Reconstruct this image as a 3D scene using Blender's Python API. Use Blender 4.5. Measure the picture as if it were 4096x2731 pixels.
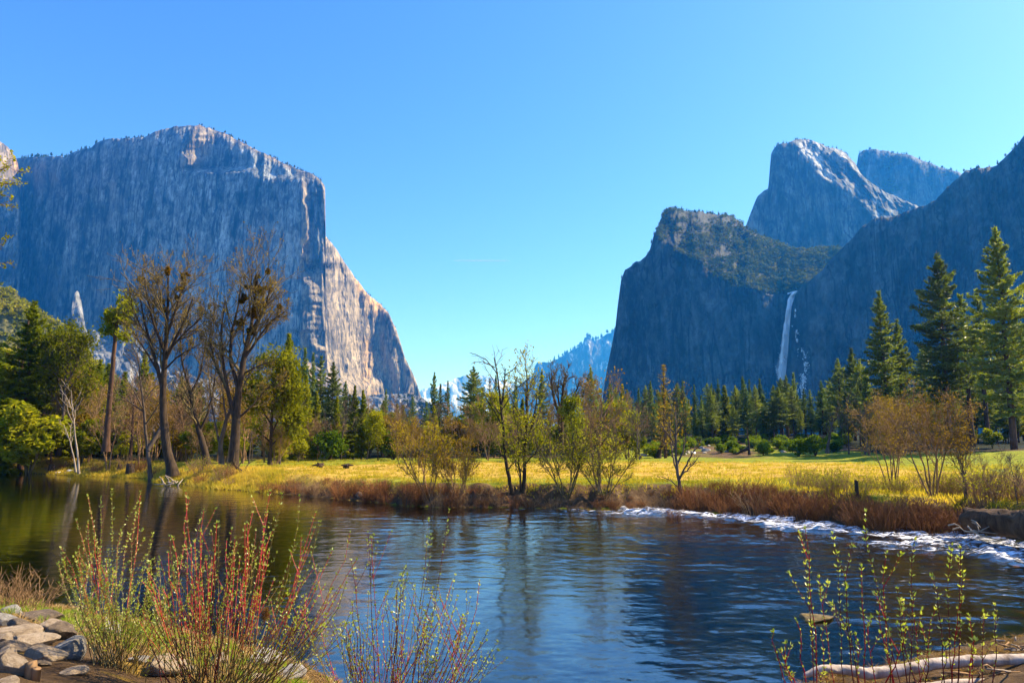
import bpy, math, random
import numpy as np
from mathutils import Vector, Matrix

for o in list(bpy.data.objects):
    bpy.data.objects.remove(o)
SC = bpy.context.scene
COL = SC.collection

# ------------------------------------------------------------------ camera
EYE = 3.7
FPX, CX, CY = 3000.0, 2048.0, 1365.5
PITCH = math.atan((1770 - CY) / FPX)
cam = bpy.data.cameras.new('camera')
cam.sensor_width = 36.0
cam.lens = 36.0 * FPX / 4096.0
cam.clip_start = 0.1
cam.clip_end = 60000.0
camo = bpy.data.objects.new('camera', cam)
camo.location = (0, 0, EYE)
camo.rotation_euler = (math.radians(90) + PITCH, 0, 0)
COL.objects.link(camo)
SC.camera = camo

# ------------------------------------------------------------------ light
SUN_AZ, SUN_EL = math.radians(72), math.radians(42)
SUN = Vector((math.sin(SUN_AZ) * math.cos(SUN_EL), math.cos(SUN_AZ) * math.cos(SUN_EL), math.sin(SUN_EL)))
sl = bpy.data.lights.new('sun', 'SUN')
sl.energy = 5.0
sl.angle = math.radians(0.5)
sl.color = (1.0, 0.84, 0.62)
so = bpy.data.objects.new('sun', sl)
so.rotation_euler = (-SUN).to_track_quat('-Z', 'Y').to_euler()
COL.objects.link(so)

W = bpy.data.worlds.new('World')
SC.world = W
W.use_nodes = True
nt = W.node_tree
nt.nodes.clear()
wo = nt.nodes.new('ShaderNodeOutputWorld')
bg = nt.nodes.new('ShaderNodeBackground')
sky = nt.nodes.new('ShaderNodeTexSky')
sky.sky_type = 'NISHITA'
sky.sun_disc = False
sky.sun_elevation = SUN_EL
sky.sun_rotation = SUN_AZ
sky.altitude = 1200
sky.air_density = 1.0
sky.dust_density = 1.6
sky.ozone_density = 2.0
hs = nt.nodes.new('ShaderNodeHueSaturation')
hs.inputs['Saturation'].default_value = 1.15
tint = nt.nodes.new('ShaderNodeMix')
tint.data_type = 'RGBA'
tint.blend_type = 'MULTIPLY'
tint.inputs[0].default_value = 1.0
tint.inputs[7].default_value = (0.90, 1.00, 1.32, 1)
nt.links.new(sky.outputs[0], tint.inputs[6])
nt.links.new(tint.outputs[2], hs.inputs['Color'])
nt.links.new(hs.outputs[0], bg.inputs['Color'])
bg.inputs['Strength'].default_value = 0.105
nt.links.new(bg.outputs[0], wo.inputs['Surface'])

SC.view_settings.view_transform = 'Standard'
SC.view_settings.look = 'None'
SC.view_settings.exposure = 1.3
SC.view_settings.gamma = 1.0
SC.render.engine = 'CYCLES'
cy = SC.cycles
cy.max_bounces = 6
cy.diffuse_bounces = 2
cy.glossy_bounces = 3
cy.transmission_bounces = 3
cy.transparent_max_bounces = 8
cy.volume_bounces = 0
cy.use_denoising = True
cy.denoising_prefilter = 'ACCURATE'
cy.sample_clamp_indirect = 8.0

# ------------------------------------------------------------------ helpers
_c, _s = math.cos(PITCH), math.sin(PITCH)


def P(px, py, D):
    """world point(s) on the photograph's ray through (px, py) at forward distance D metres"""
    X = (np.asarray(px, float) - CX) / FPX
    Y = (CY - np.asarray(py, float)) / FPX
    dy = _c - Y * _s
    dz = _s + Y * _c
    t = np.asarray(D, float) / dy
    return np.stack(np.broadcast_arrays(X * t, dy * t, EYE + dz * t), axis=-1)


def zpt(px, py, z):
    X = (px - CX) / FPX
    Y = (CY - py) / FPX
    dy = _c - Y * _s
    dz = _s + Y * _c
    t = (z - EYE) / dz
    return X * t, dy * t


def hash2(ix, iy, seed):
    h = (ix.astype(np.int64) * 374761393 + iy.astype(np.int64) * 668265263 + seed * 1442695041) & 0xFFFFFFFF
    h = ((h ^ (h >> 13)) * 1274126177) & 0xFFFFFFFF
    h = (h ^ (h >> 16)) & 0xFFFFFFFF
    return h / 4294967296.0


def vn(x, y, seed=0):
    x = np.asarray(x, float); y = np.asarray(y, float)
    x, y = np.broadcast_arrays(x, y)
    ix, iy = np.floor(x), np.floor(y)
    fx, fy = x - ix, y - iy
    u = fx * fx * fx * (fx * (fx * 6 - 15) + 10)
    v = fy * fy * fy * (fy * (fy * 6 - 15) + 10)
    a, b = hash2(ix, iy, seed), hash2(ix + 1, iy, seed)
    c, d = hash2(ix, iy + 1, seed), hash2(ix + 1, iy + 1, seed)
    return ((a + (b - a) * u) * (1 - v) + (c + (d - c) * u) * v) * 2 - 1


def fbm(x, y, octv=4, seed=0, gain=0.5, lac=2.03):
    s, a, f = 0.0, 1.0, 1.0
    for k in range(octv):
        s = s + a * vn(np.asarray(x) * f + 17.3 * k, np.asarray(y) * f - 9.1 * k, seed + k * 31)
        a *= gain
        f *= lac
    return s


def sstep(a, b, x):
    t = np.clip((np.asarray(x, float) - a) / (b - a), 0, 1)
    return t * t * (3 - 2 * t)


def link(o):
    COL.objects.link(o)
    return o


def mesh_np(name, V, F, mat=None, smooth=False, mats=None, midx=None):
    """F: int array (n,3)/(n,4) or a list of such arrays"""
    me = bpy.data.meshes.new(name)
    V = np.asarray(V, np.float32)
    Fs = F if isinstance(F, list) else [F]
    Fs = [np.asarray(f, np.int32) for f in Fs if len(f)]
    me.vertices.add(len(V))
    me.vertices.foreach_set('co', V.ravel())
    loops = np.concatenate([f.ravel() for f in Fs])
    tot = np.concatenate([np.full(len(f), f.shape[1], np.int32) for f in Fs])
    st = np.concatenate([[0], np.cumsum(tot)[:-1]]).astype(np.int32)
    me.loops.add(len(loops))
    me.loops.foreach_set('vertex_index', loops)
    me.polygons.add(len(tot))
    me.polygons.foreach_set('loop_start', st)
    if midx is not None:
        me.polygons.foreach_set('material_index', np.asarray(midx, np.int32))
    me.polygons.foreach_set('use_smooth', np.full(len(tot), smooth, bool))
    me.update(calc_edges=True)
    me.validate()
    for m in (mats or ([mat] if mat else [])):
        me.materials.append(m)
    return me


def obj(name, me, parent=None, loc=None):
    o = bpy.data.objects.new(name, me)
    link(o)
    if parent is not None:
        o.parent = parent
    if loc is not None:
        o.location = loc
    return o


def tag(o, label=None, cat=None, group=None, kind=None):
    if label: o['label'] = label
    if cat: o['category'] = cat
    if group: o['group'] = group
    if kind: o['kind'] = kind
    return o


def root(name, loc, label, cat, group=None, rz=0.0, scale=(1, 1, 1), rot=None):
    e = bpy.data.objects.new(name, None)
    e.empty_display_size = 0.2
    e.location = loc
    e.rotation_euler = rot if rot else (0, 0, rz)
    e.scale = scale
    link(e)
    return tag(e, label, cat, group)


class Tubes:
    """many tapering tubes, one mesh"""
    def __init__(self):
        self.V, self.F4, self.F3, self.n = [], [], [], 0

    def add(self, pts, rad, sides=4, cap=True):
        pts = np.asarray(pts, float)
        rad = np.broadcast_to(np.asarray(rad, float), (len(pts),))
        m = len(pts)
        T = np.empty_like(pts)
        T[1:-1] = pts[2:] - pts[:-2]
        T[0] = pts[1] - pts[0]
        T[-1] = pts[-1] - pts[-2]
        T /= np.linalg.norm(T, axis=1)[:, None] + 1e-12
        ref = np.array([0.31, 0.95, 0.05]) if abs(T[0][2]) > 0.7 else np.array([0.1, 0.05, 1.0])
        A = np.cross(T, ref); A /= np.linalg.norm(A, axis=1)[:, None] + 1e-12
        B = np.cross(T, A)
        ang = np.arange(sides) * (2 * math.pi / sides)
        ring = A[:, None, :] * np.cos(ang)[None, :, None] + B[:, None, :] * np.sin(ang)[None, :, None]
        V = pts[:, None, :] + ring * rad[:, None, None]
        base = self.n
        self.V.append(V.reshape(-1, 3))
        i = np.arange(m - 1)[:, None] * sides
        j = np.arange(sides)[None, :]
        j2 = (j + 1) % sides
        F = np.stack([i + j, i + j2, i + sides + j2, i + sides + j], axis=-1).reshape(-1, 4) + base
        self.F4.append(F)
        self.n += m * sides
        if cap:
            self.V.append(np.stack([pts[0], pts[-1]]))
            e = base + (m - 1) * sides
            jj = np.arange(sides); j3 = (jj + 1) % sides
            self.F3.append(np.stack([np.full(sides, self.n), base + j3, base + jj], axis=-1))
            self.F3.append(np.stack([np.full(sides, self.n + 1), e + jj, e + j3], axis=-1))
            self.n += 2
        return V

    def mesh(self, name, mat, smooth=True, jitter=None):
        V = np.concatenate(self.V)
        if jitter is not None:
            V = jitter(V)
        Fs = [np.concatenate(self.F4)]
        if self.F3:
            Fs.append(np.concatenate(self.F3))
        return mesh_np(name, V, Fs, mat, smooth)


def rnd_dirs(R, n):
    v = R.normal(size=(n, 3))
    return v / (np.linalg.norm(v, axis=1)[:, None] + 1e-9)


def blades(c, d, length, width, R, fold=0.0):
    """diamond leaves: centre c, direction d, each with its own length and width"""
    c = np.asarray(c, float); d = np.asarray(d, float)
    n = len(c)
    length = np.broadcast_to(length, (n,))[:, None]
    width = np.broadcast_to(width, (n,))[:, None]
    side = np.cross(d, rnd_dirs(R, n))
    side /= np.linalg.norm(side, axis=1)[:, None] + 1e-9
    nrm = np.cross(side, d)
    a = c - d * length * 0.5
    t = c + d * length * 0.5
    m = c - d * length * 0.05 + nrm * (fold * length)
    V = np.stack([a, m + side * width * 0.5, t, m - side * width * 0.5], axis=1).reshape(-1, 3)
    F = np.arange(4 * n).reshape(n, 4)
    return V, F


# ------------------------------------------------------------------ materials
def nmat(name):
    m = bpy.data.materials.new(name)
    m.use_nodes = True
    t = m.node_tree
    t.nodes.clear()
    out = t.nodes.new('ShaderNodeOutputMaterial')
    return m, t, out


def N(t, kind, **kw):
    n = t.nodes.new('ShaderNode' + kind)
    for k, v in kw.items():
        if k in n.inputs:
            n.inputs[k].default_value = v
        else:
            setattr(n, k, v)
    return n


def ramp(t, fac, stops):
    r = t.nodes.new('ShaderNodeValToRGB')
    el = r.color_ramp.elements
    while len(el) < len(stops):
        el.new(0.5)
    for e, (p, c) in zip(el, stops):
        e.position = p
        e.color = (*c, 1) if len(c) == 3 else c
    t.links.new(fac, r.inputs[0])
    return r.outputs[0]


def noise(t, vec, scale, detail=4, rough=0.55, dist=0.0):
    n = t.nodes.new('ShaderNodeTexNoise')
    n.inputs['Scale'].default_value = scale
    n.inputs['Detail'].default_value = detail
    n.inputs['Roughness'].default_value = rough
    n.inputs['Distortion'].default_value = dist
    if vec is not None:
        t.links.new(vec, n.inputs['Vector'])
    return n.outputs[0]


def mapping(t, vec, scale=(1, 1, 1), loc=(0, 0, 0), rot=(0, 0, 0)):
    m = t.nodes.new('ShaderNodeMapping')
    m.inputs['Scale'].default_value = scale
    m.inputs['Location'].default_value = loc
    m.inputs['Rotation'].default_value = rot
    t.links.new(vec, m.inputs['Vector'])
    return m.outputs[0]


def geo_pos(t):
    return t.nodes.new('ShaderNodeNewGeometry').outputs['Position']


def mixc(t, f, a, b, mode='MIX'):
    m = t.nodes.new('ShaderNodeMix')
    m.data_type = 'RGBA'
    m.blend_type = mode
    for k, v in ((0, f), (6, a), (7, b)):
        if isinstance(v, (int, float)):
            m.inputs[k].default_value = v
        elif isinstance(v, tuple):
            m.inputs[k].default_value = (*v, 1) if len(v) == 3 else v
        else:
            t.links.new(v, m.inputs[k])
    return m.outputs[2]


def math_(t, op, a, b=None, clamp=False):
    m = t.nodes.new('ShaderNodeMath')
    m.operation = op
    m.use_clamp = clamp
    for k, v in ((0, a), (1, b)):
        if v is None:
            continue
        if isinstance(v, (int, float)):
            m.inputs[k].default_value = v
        else:
            t.links.new(v, m.inputs[k])
    return m.outputs[0]


def bump(t, h, strength, dist):
    b = t.nodes.new('ShaderNodeBump')
    b.inputs['Strength'].default_value = strength
    b.inputs['Distance'].default_value = dist
    t.links.new(h, b.inputs['Height'])
    return b.outputs[0]


def leaf_mat(name, cols, transl=0.45, scale=0.6, gloss=0.0, tcol=None):
    """cols: three colours spread over the plant by noise and per object"""
    m, t, out = nmat(name)
    pos = geo_pos(t)
    oi = t.nodes.new('ShaderNodeObjectInfo')
    f = math_(t, 'ADD', math_(t, 'MULTIPLY', noise(t, pos, scale, 3), 0.75), math_(t, 'MULTIPLY', oi.outputs['Random'], 0.25))
    c = ramp(t, f, [(0.30, cols[0]), (0.5, cols[1]), (0.72, cols[2])])
    d = N(t, 'BsdfDiffuse')
    tr = N(t, 'BsdfTranslucent')
    t.links.new(c, d.inputs[0])
    tc = mixc(t, 1.0, c, tcol or (1.25, 1.2, 0.6), 'MULTIPLY')
    t.links.new(tc, tr.inputs[0])
    mx = N(t, 'MixShader')
    mx.inputs[0].default_value = transl
    t.links.new(d.outputs[0], mx.inputs[1]); t.links.new(tr.outputs[0], mx.inputs[2])
    last = mx.outputs[0]
    if gloss > 0:
        g = N(t, 'BsdfGlossy', Roughness=0.42)
        m2 = N(t, 'MixShader')
        m2.inputs[0].default_value = gloss
        t.links.new(last, m2.inputs[1]); t.links.new(g.outputs[0], m2.inputs[2])
        last = m2.outputs[0]
    t.links.new(last, out.inputs[0])
    return m


def bark_mat(name, c0, c1, scale=3.0, bumpd=0.03):
    m, t, out = nmat(name)
    tc = t.nodes.new('ShaderNodeTexCoord').outputs['Object']
    v = mapping(t, tc, (scale, scale, scale * 0.22))
    n = noise(t, v, 2.0, 6, 0.65)
    c = ramp(t, n, [(0.3, c0), (0.7, c1)])
    b = N(t, 'BsdfPrincipled', Roughness=0.9)
    b.inputs['Specular IOR Level'].default_value = 0.2
    t.links.new(c, b.inputs['Base Color'])
    t.links.new(bump(t, n, 0.8, bumpd), b.inputs['Normal'])
    t.links.new(b.outputs[0], out.inputs[0])
    return m


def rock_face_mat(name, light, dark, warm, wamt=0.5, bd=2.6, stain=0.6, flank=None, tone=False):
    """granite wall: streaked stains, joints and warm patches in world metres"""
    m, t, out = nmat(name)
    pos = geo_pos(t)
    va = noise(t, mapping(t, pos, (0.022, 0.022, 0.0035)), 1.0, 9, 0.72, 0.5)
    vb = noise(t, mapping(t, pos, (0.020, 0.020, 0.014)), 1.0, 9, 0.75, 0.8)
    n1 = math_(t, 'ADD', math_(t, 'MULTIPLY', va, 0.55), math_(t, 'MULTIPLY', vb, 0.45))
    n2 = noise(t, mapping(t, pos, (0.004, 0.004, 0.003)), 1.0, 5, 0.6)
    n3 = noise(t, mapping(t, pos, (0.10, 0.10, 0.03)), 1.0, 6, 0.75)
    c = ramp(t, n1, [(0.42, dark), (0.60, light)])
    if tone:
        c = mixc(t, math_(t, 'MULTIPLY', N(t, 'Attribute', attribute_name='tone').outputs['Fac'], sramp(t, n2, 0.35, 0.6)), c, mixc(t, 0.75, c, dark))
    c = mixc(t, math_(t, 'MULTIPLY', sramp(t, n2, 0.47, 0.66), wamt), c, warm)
    if flank:  # second colour set by mask
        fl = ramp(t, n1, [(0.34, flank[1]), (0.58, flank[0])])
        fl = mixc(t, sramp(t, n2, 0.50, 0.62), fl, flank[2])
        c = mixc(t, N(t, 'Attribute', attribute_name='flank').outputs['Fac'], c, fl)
    c = mixc(t, math_(t, 'MULTIPLY', sramp(t, n3, 0.42, 0.62), stain), c, mixc(t, 0.8, c, dark))
    c = mixc(t, math_(t, 'MULTIPLY', sramp(t, N(t, 'Attribute', attribute_name='slab').outputs['Fac'], 0.46, 0.74), 0.55), c, dark)
    vc = noise(t, mapping(t, pos, (0.03, 0.03, 0.0016)), 1.0, 4, 0.5, 0.8)
    crack = math_(t, 'ABSOLUTE', math_(t, 'SUBTRACT', vc, 0.5))
    c = mixc(t, math_(t, 'MULTIPLY', math_(t, 'SUBTRACT', 1.0, sramp(t, crack, 0.006, 0.03)), 0.8), c, dark)
    b = N(t, 'BsdfPrincipled', Roughness=0.85)
    b.inputs['Specular IOR Level'].default_value = 0.25
    t.links.new(c, b.inputs['Base Color'])
    n4 = noise(t, mapping(t, pos, (0.06, 0.06, 0.03)), 1.0, 8, 0.72)
    t.links.new(bump(t, n4, 0.4, bd), b.inputs['Normal'])
    t.links.new(b.outputs[0], out.inputs[0])
    return m


def sramp(t, f, a, b):
    r = t.nodes.new('ShaderNodeMapRange')
    r.interpolation_type = 'SMOOTHSTEP'
    r.inputs['From Min'].default_value = a
    r.inputs['From Max'].default_value = b
    t.links.new(f, r.inputs['Value'])
    return r.outputs[0]


M = {}
M['bark_dark'] = bark_mat('dark oak bark', (0.015, 0.010, 0.006), (0.085, 0.055, 0.03))
M['bark_pine'] = bark_mat('pine bark', (0.03, 0.016, 0.009), (0.15, 0.08, 0.045), 2.0)
M['twig_tan'] = bark_mat('tan twigs', (0.10, 0.055, 0.022), (0.38, 0.23, 0.11), 2.0, 0.01)
M['twig_brown'] = bark_mat('brown twigs', (0.045, 0.033, 0.013), (0.20, 0.15, 0.06), 2.0, 0.01)
M['twig_grey'] = bark_mat('grey twigs', (0.03, 0.022, 0.016), (0.15, 0.11, 0.08), 2.0, 0.01)
M['bark_pale'] = bark_mat('pale dead wood', (0.16, 0.12, 0.08), (0.42, 0.34, 0.25), 2.0, 0.01)
M['twig_russet'] = bark_mat('russet brush', (0.07, 0.022, 0.007), (0.36, 0.15, 0.045), 1.3, 0.01)
M['stem_red'] = bark_mat('red dogwood stem', (0.28, 0.010, 0.012), (0.55, 0.03, 0.025), 4.0, 0.002)
M['stem_olive'] = bark_mat('olive willow stem', (0.09, 0.045, 0.012), (0.26, 0.16, 0.04), 4.0, 0.002)
M['stem_maroon'] = bark_mat('maroon shrub stem', (0.06, 0.012, 0.010), (0.22, 0.04, 0.025), 4.0, 0.002)
def stem_mat(name, foot, top, z0, z1):
    m, t, out = nmat(name)
    sp = N(t, 'SeparateXYZ')
    t.links.new(t.nodes.new('ShaderNodeTexCoord').outputs['Object'], sp.inputs[0])
    n = noise(t, geo_pos(t), 6.0, 3)
    f = sramp(t, math_(t, 'ADD', sp.outputs[2], math_(t, 'MULTIPLY', math_(t, 'SUBTRACT', n, 0.5), 0.8)), z0, z1)
    b = N(t, 'BsdfPrincipled', Roughness=0.5)
    t.links.new(mixc(t, f, foot, top), b.inputs['Base Color'])
    t.links.new(b.outputs[0], out.inputs[0])
    return m


M['stem_two'] = stem_mat('olive stem turning red', (0.22, 0.15, 0.035), (0.50, 0.03, 0.022), 0.4, 1.1)
M['stem_gold'] = stem_mat('olive stem turning brown red', (0.20, 0.14, 0.03), (0.38, 0.08, 0.03), 0.7, 1.7)
M['driftwood'] = bark_mat('bleached driftwood', (0.20, 0.15, 0.11), (0.60, 0.50, 0.40), 3.0, 0.03)
M['pine'] = leaf_mat('pine needles', ((0.06, 0.085, 0.008), (0.15, 0.195, 0.014), (0.30, 0.34, 0.024)), 0.52, 0.35, 0.05)
M['fir'] = leaf_mat('fir needles', ((0.045, 0.085, 0.012), (0.11, 0.175, 0.02), (0.22, 0.28, 0.03)), 0.5, 0.35, 0.04)
M['olive'] = leaf_mat('olive foliage', ((0.08, 0.11, 0.006), (0.19, 0.22, 0.01), (0.36, 0.34, 0.016)), 0.55, 0.4)
M['gold'] = leaf_mat('spring buds', ((0.12, 0.075, 0.008), (0.25, 0.17, 0.012), (0.38, 0.29, 0.025)), 0.5, 0.5)
M['yellow'] = leaf_mat('young yellow green leaves', ((0.13, 0.13, 0.008), (0.28, 0.28, 0.015), (0.46, 0.44, 0.035)), 0.55, 0.5)
M['lime'] = leaf_mat('lime leaves', ((0.08, 0.095, 0.006), (0.20, 0.21, 0.012), (0.38, 0.37, 0.03)), 0.5, 0.5)
M['mistletoe'] = leaf_mat('mistletoe', ((0.05, 0.035, 0.004), (0.15, 0.09, 0.006), (0.3, 0.16, 0.008)), 0.4, 0.8)
M['fresh'] = leaf_mat('fresh shrub leaves', ((0.2, 0.27, 0.02), (0.36, 0.42, 0.04), (0.56, 0.58, 0.11)), 0.5, 3.0, 0.06)
M['hillbrush'] = leaf_mat('hill brush', ((0.025, 0.045, 0.005), (0.075, 0.10, 0.008), (0.17, 0.17, 0.014)), 0.35, 0.03)
M['hillgold'] = leaf_mat('sunny hill trees', ((0.05, 0.075, 0.003), (0.17, 0.19, 0.006), (0.36, 0.32, 0.012)), 0.5, 0.05)
M['bush'] = leaf_mat('meadow bushes', ((0.05, 0.09, 0.006), (0.13, 0.20, 0.01), (0.27, 0.32, 0.018)), 0.45, 0.5)
M['grass'] = leaf_mat('grass', ((0.17, 0.19, 0.012), (0.44, 0.36, 0.04), (0.68, 0.49, 0.10)), 0.5, 0.35)
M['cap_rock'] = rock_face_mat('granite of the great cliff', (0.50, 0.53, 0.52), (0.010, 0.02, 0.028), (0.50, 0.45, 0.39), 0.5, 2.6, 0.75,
                              ((0.46, 0.36, 0.24), (0.10, 0.085, 0.065), (0.60, 0.36, 0.15)), True)  # flank colours: tan granite, with sunlight put into the tone
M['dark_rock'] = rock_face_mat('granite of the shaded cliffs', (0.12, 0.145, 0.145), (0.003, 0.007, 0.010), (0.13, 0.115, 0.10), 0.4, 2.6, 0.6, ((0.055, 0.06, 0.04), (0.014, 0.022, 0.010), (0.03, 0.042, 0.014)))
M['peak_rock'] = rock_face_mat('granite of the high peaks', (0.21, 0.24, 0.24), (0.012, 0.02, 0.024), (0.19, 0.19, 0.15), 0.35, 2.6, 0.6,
                               ((0.62, 0.60, 0.54), (0.30, 0.30, 0.27), (0.55, 0.55, 0.45)))  # paler slab colours paint in the sunlight on them
M['talus_rock'] = rock_face_mat('pale talus granite', (0.34, 0.34, 0.34), (0.09, 0.10, 0.11), (0.36, 0.33, 0.28), 0.4)

# ------------------------------------------------------------------ ground and river
def az_of(px):
    return math.atan2((px - CX) / FPX, _c)   # near enough: azimuth of a column at the horizon


FAR_PX = [-400, 0, 150, 280, 450, 575, 690, 870, 1115, 1300, 1460, 1620, 1800, 1920, 2260, 2500, 2682, 2960, 3310, 3480, 3600, 3700, 3830, 4096, 4400, 5200]
FAR_PY = [1876, 1888, 1896, 1902, 1908, 1914, 1934, 1957, 1976, 1990, 2006, 2023, 2030, 2033, 2034, 2038, 2044, 2060, 2098, 2114, 2120, 2122, 2125, 2168, 2210, 2300]
NEAR_PX = [-900, -300, 0, 300, 600, 900, 1150, 1350, 1700, 2200, 2800, 3150, 3400, 3700, 4096, 4600]
NEAR_PY = [2330, 2370, 2395, 2440, 2500, 2560, 2640, 2730, 2850, 2900, 2860, 2745, 2690, 2625, 2540, 2470]


def _polar(pxs, pys):
    a, r = [], []
    for px, py in zip(pxs, pys):
        x, y = zpt(px, py, 0.0)
        a.append(math.atan2(x, y)); r.append(math.hypot(x, y))
    return np.array(a), np.array(r)


FA, FR = _polar(FAR_PX, FAR_PY)
NA, NR = _polar(NEAR_PX, NEAR_PY)


def far_r(az):
    return np.interp(az, FA, FR) + 0.35 * vn(np.asarray(az) * 90, 0 * np.asarray(az), 5)


def near_r(az):
    return np.interp(az, NA, NR) + 0.12 * vn(np.asarray(az) * 60, 0 * np.asarray(az) + 3.3, 6)


AZ_PX = lambda az: CX + FPX * _c * np.tan(np.clip(az, -1.3, 1.3))


def ground_z(x, y):
    x = np.asarray(x, float); y = np.asarray(y, float)
    az = np.arctan2(x, y); r = np.hypot(x, y)
    front = np.abs(az) < 1.25
    sf = r - far_r(az); sn = near_r(az) - r
    px = AZ_PX(az)
    wide = np.interp(px, [0, 900, 1250, 1700, 5000], [14.0, 11.0, 5.0, 2.6, 2.6])
    bank = 1.25 * sstep(0, 1, sf / wide) ** 0.8 + 0.10 * fbm(x * 0.35, y * 0.35, 3, 8) * sstep(0.2, 2.5, sf)
    rise = np.interp(px, [0, 800, 1200, 2350, 2600, 3300, 3450, 4100], [0.03, 0.02, 0.012, 0.012, 0.055, 0.055, 0.03, 0.03])
    start = np.interp(px, [0, 900, 2300, 3300, 3500, 4100], [100, 110, 128, 124, 100, 85])
    bank = bank + np.minimum(np.maximum(r - start, 0) * rise, 4.5)
    nb = np.minimum(0.03 + 0.10 * sn, 2.0) + 0.05 * fbm(x * 1.3, y * 1.3, 3, 9) * sstep(0, 1, sn)
    depth = -0.10 - 0.75 * sstep(0, 7, -sf) * sstep(0, 4, -sn) + 0.05 * fbm(x * 0.9, y * 0.9, 3, 12)
    z = np.where(sf > 0, bank, np.where(sn > 0, nb, depth * sstep(-0.2, 0.6, np.minimum(-sf, -sn))))
    return np.where(front, z, 1.6)


def gz(x, y):
    return float(ground_z(np.array([x]), np.array([y]))[0])


def hit(px, py, d0=4.0, d1=400.0):
    """where the photograph's ray through (px, py) meets the ground"""
    D = np.exp(np.linspace(math.log(d0), math.log(d1), 1600))
    p = P(px, py, D)
    below = p[:, 2] < np.maximum(ground_z(p[:, 0], p[:, 1]), 0.0)
    k = int(np.argmax(below)) if below.any() else len(D) - 1
    q = p[k]
    return float(q[0]), float(q[1]), float(D[k])


def polar_grid(azs, rs):
    A, Rr = np.meshgrid(azs, rs, indexing='ij')
    X, Y = np.sin(A) * Rr, np.cos(A) * Rr
    n, m = A.shape
    i = np.arange(n - 1)[:, None] * m
    j = np.arange(m - 1)[None, :]
    F = np.stack([i + j, i + j + 1, i + m + j + 1, i + m + j], axis=-1).reshape(-1, 4)[:, ::-1]
    return X, Y, A, Rr, F


def float_attr(me, name, v):
    a = me.attributes.new(name, 'FLOAT', 'POINT')
    a.data.foreach_set('value', np.asarray(v, np.float32).ravel())


azs = np.concatenate([np.linspace(-math.pi, -0.82, 30)[:-1], np.arange(-0.82, 0.82, 0.0032), np.linspace(0.82, math.pi, 30)])
rs = np.concatenate([[0.0, 1.5, 3.0], np.exp(np.arange(math.log(4.0), math.log(330), 0.0125)), np.exp(np.linspace(math.log(360), math.log(14000), 24))])
X, Y, A, Rr, F = polar_grid(azs, rs)
Z = ground_z(X, Y)
Z = np.where(Rr > 4.5e3, Z - (Rr - 4.5e3) * 0.004, Z)
gme = mesh_np('ground', np.stack([X, Y, Z], -1).reshape(-1, 3), F, None, True)
PXg = AZ_PX(A)
front = np.abs(A) < 1.2
sf = Rr - far_r(A); sn = near_r(A) - Rr
green = 0.5 + 0.55 * fbm(X * 0.05, Y * 0.11, 4, 21)
back = np.interp(PXg, [0, 1100, 1700, 2300, 3300, 3700, 4200], [60, 72, 82, 88, 92, 70, 55])
strip = sstep(0, 16, Rr - back)
edge = 1 - sstep(5, 22, sf)
green = np.clip(green * 0.55 + 0.75 * strip + 0.35 * edge * (PXg > 1500) - 0.32 * (1 - strip) * (1 - edge), 0, 1)
bare = np.clip((1 - sstep(0.6, 4.5, sf + 0.8 * fbm(X, Y, 3, 22))) * (sf > 0) + 1.0 * (sn > 0) * (1.0 + 0.4 * fbm(X * 1.2, Y * 1.2, 3, 23)), 0, 1)
litter = sstep(105, 135, Rr) * (sf > 0) * np.clip(0.55 + 0.6 * fbm(X * 0.06, Y * 0.06, 3, 24), 0, 1) * (PXg > 2350) * (PXg < 3500)
wst0 = np.interp(PXg, [0, 1100, 2350, 2500, 3300, 3500, 4100], [96, 114, 124, 165, 165, 120, 128])
bare = np.clip(np.maximum(bare, np.maximum(litter, sstep(-2, 8, Rr - wst0))), 0, 1)
float_attr(gme, 'green', green)
float_attr(gme, 'bare', bare)
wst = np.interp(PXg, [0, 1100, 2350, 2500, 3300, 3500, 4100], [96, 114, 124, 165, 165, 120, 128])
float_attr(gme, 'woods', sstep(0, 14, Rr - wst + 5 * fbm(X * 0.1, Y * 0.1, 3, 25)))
m, t, out = nmat('meadow and banks')
pos = geo_pos(t)
ag = N(t, 'Attribute', attribute_name='green').outputs['Fac']
ab = N(t, 'Attribute', attribute_name='bare').outputs['Fac']
nn = noise(t, pos, 0.9, 8, 0.7)
nf = noise(t, mapping(t, pos, (0.35, 0.9, 1)), 1.0, 6, 0.7)
gfac = math_(t, 'ADD', ag, math_(t, 'MULTIPLY', math_(t, 'SUBTRACT', nf, 0.5), 1.9), True)
straw = ramp(t, nn, [(0.3, (0.23, 0.13, 0.02)), (0.55, (0.54, 0.35, 0.06)), (0.75, (0.70, 0.50, 0.12))])
grn = ramp(t, nn, [(0.3, (0.08, 0.11, 0.008)), (0.55, (0.24, 0.26, 0.015)), (0.75, (0.42, 0.40, 0.04))])
land = mixc(t, sramp(t, gfac, 0.25, 0.75), straw, grn)
earth = ramp(t, nn, [(0.3, (0.035, 0.02, 0.010)), (0.55, (0.13, 0.08, 0.04)), (0.8, (0.27, 0.19, 0.10))])
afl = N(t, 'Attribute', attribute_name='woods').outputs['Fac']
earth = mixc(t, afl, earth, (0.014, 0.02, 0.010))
land = mixc(t, sramp(t, math_(t, 'ADD', ab, math_(t, 'MULTIPLY', math_(t, 'SUBTRACT', nn, 0.5), 1.0)), 0.35, 0.7), land, earth)
vor = N(t, 'TexVoronoi', Scale=1.6)
t.links.new(mapping(t, pos, (1, 1, 0.3)), vor.inputs['Vector'])
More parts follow.
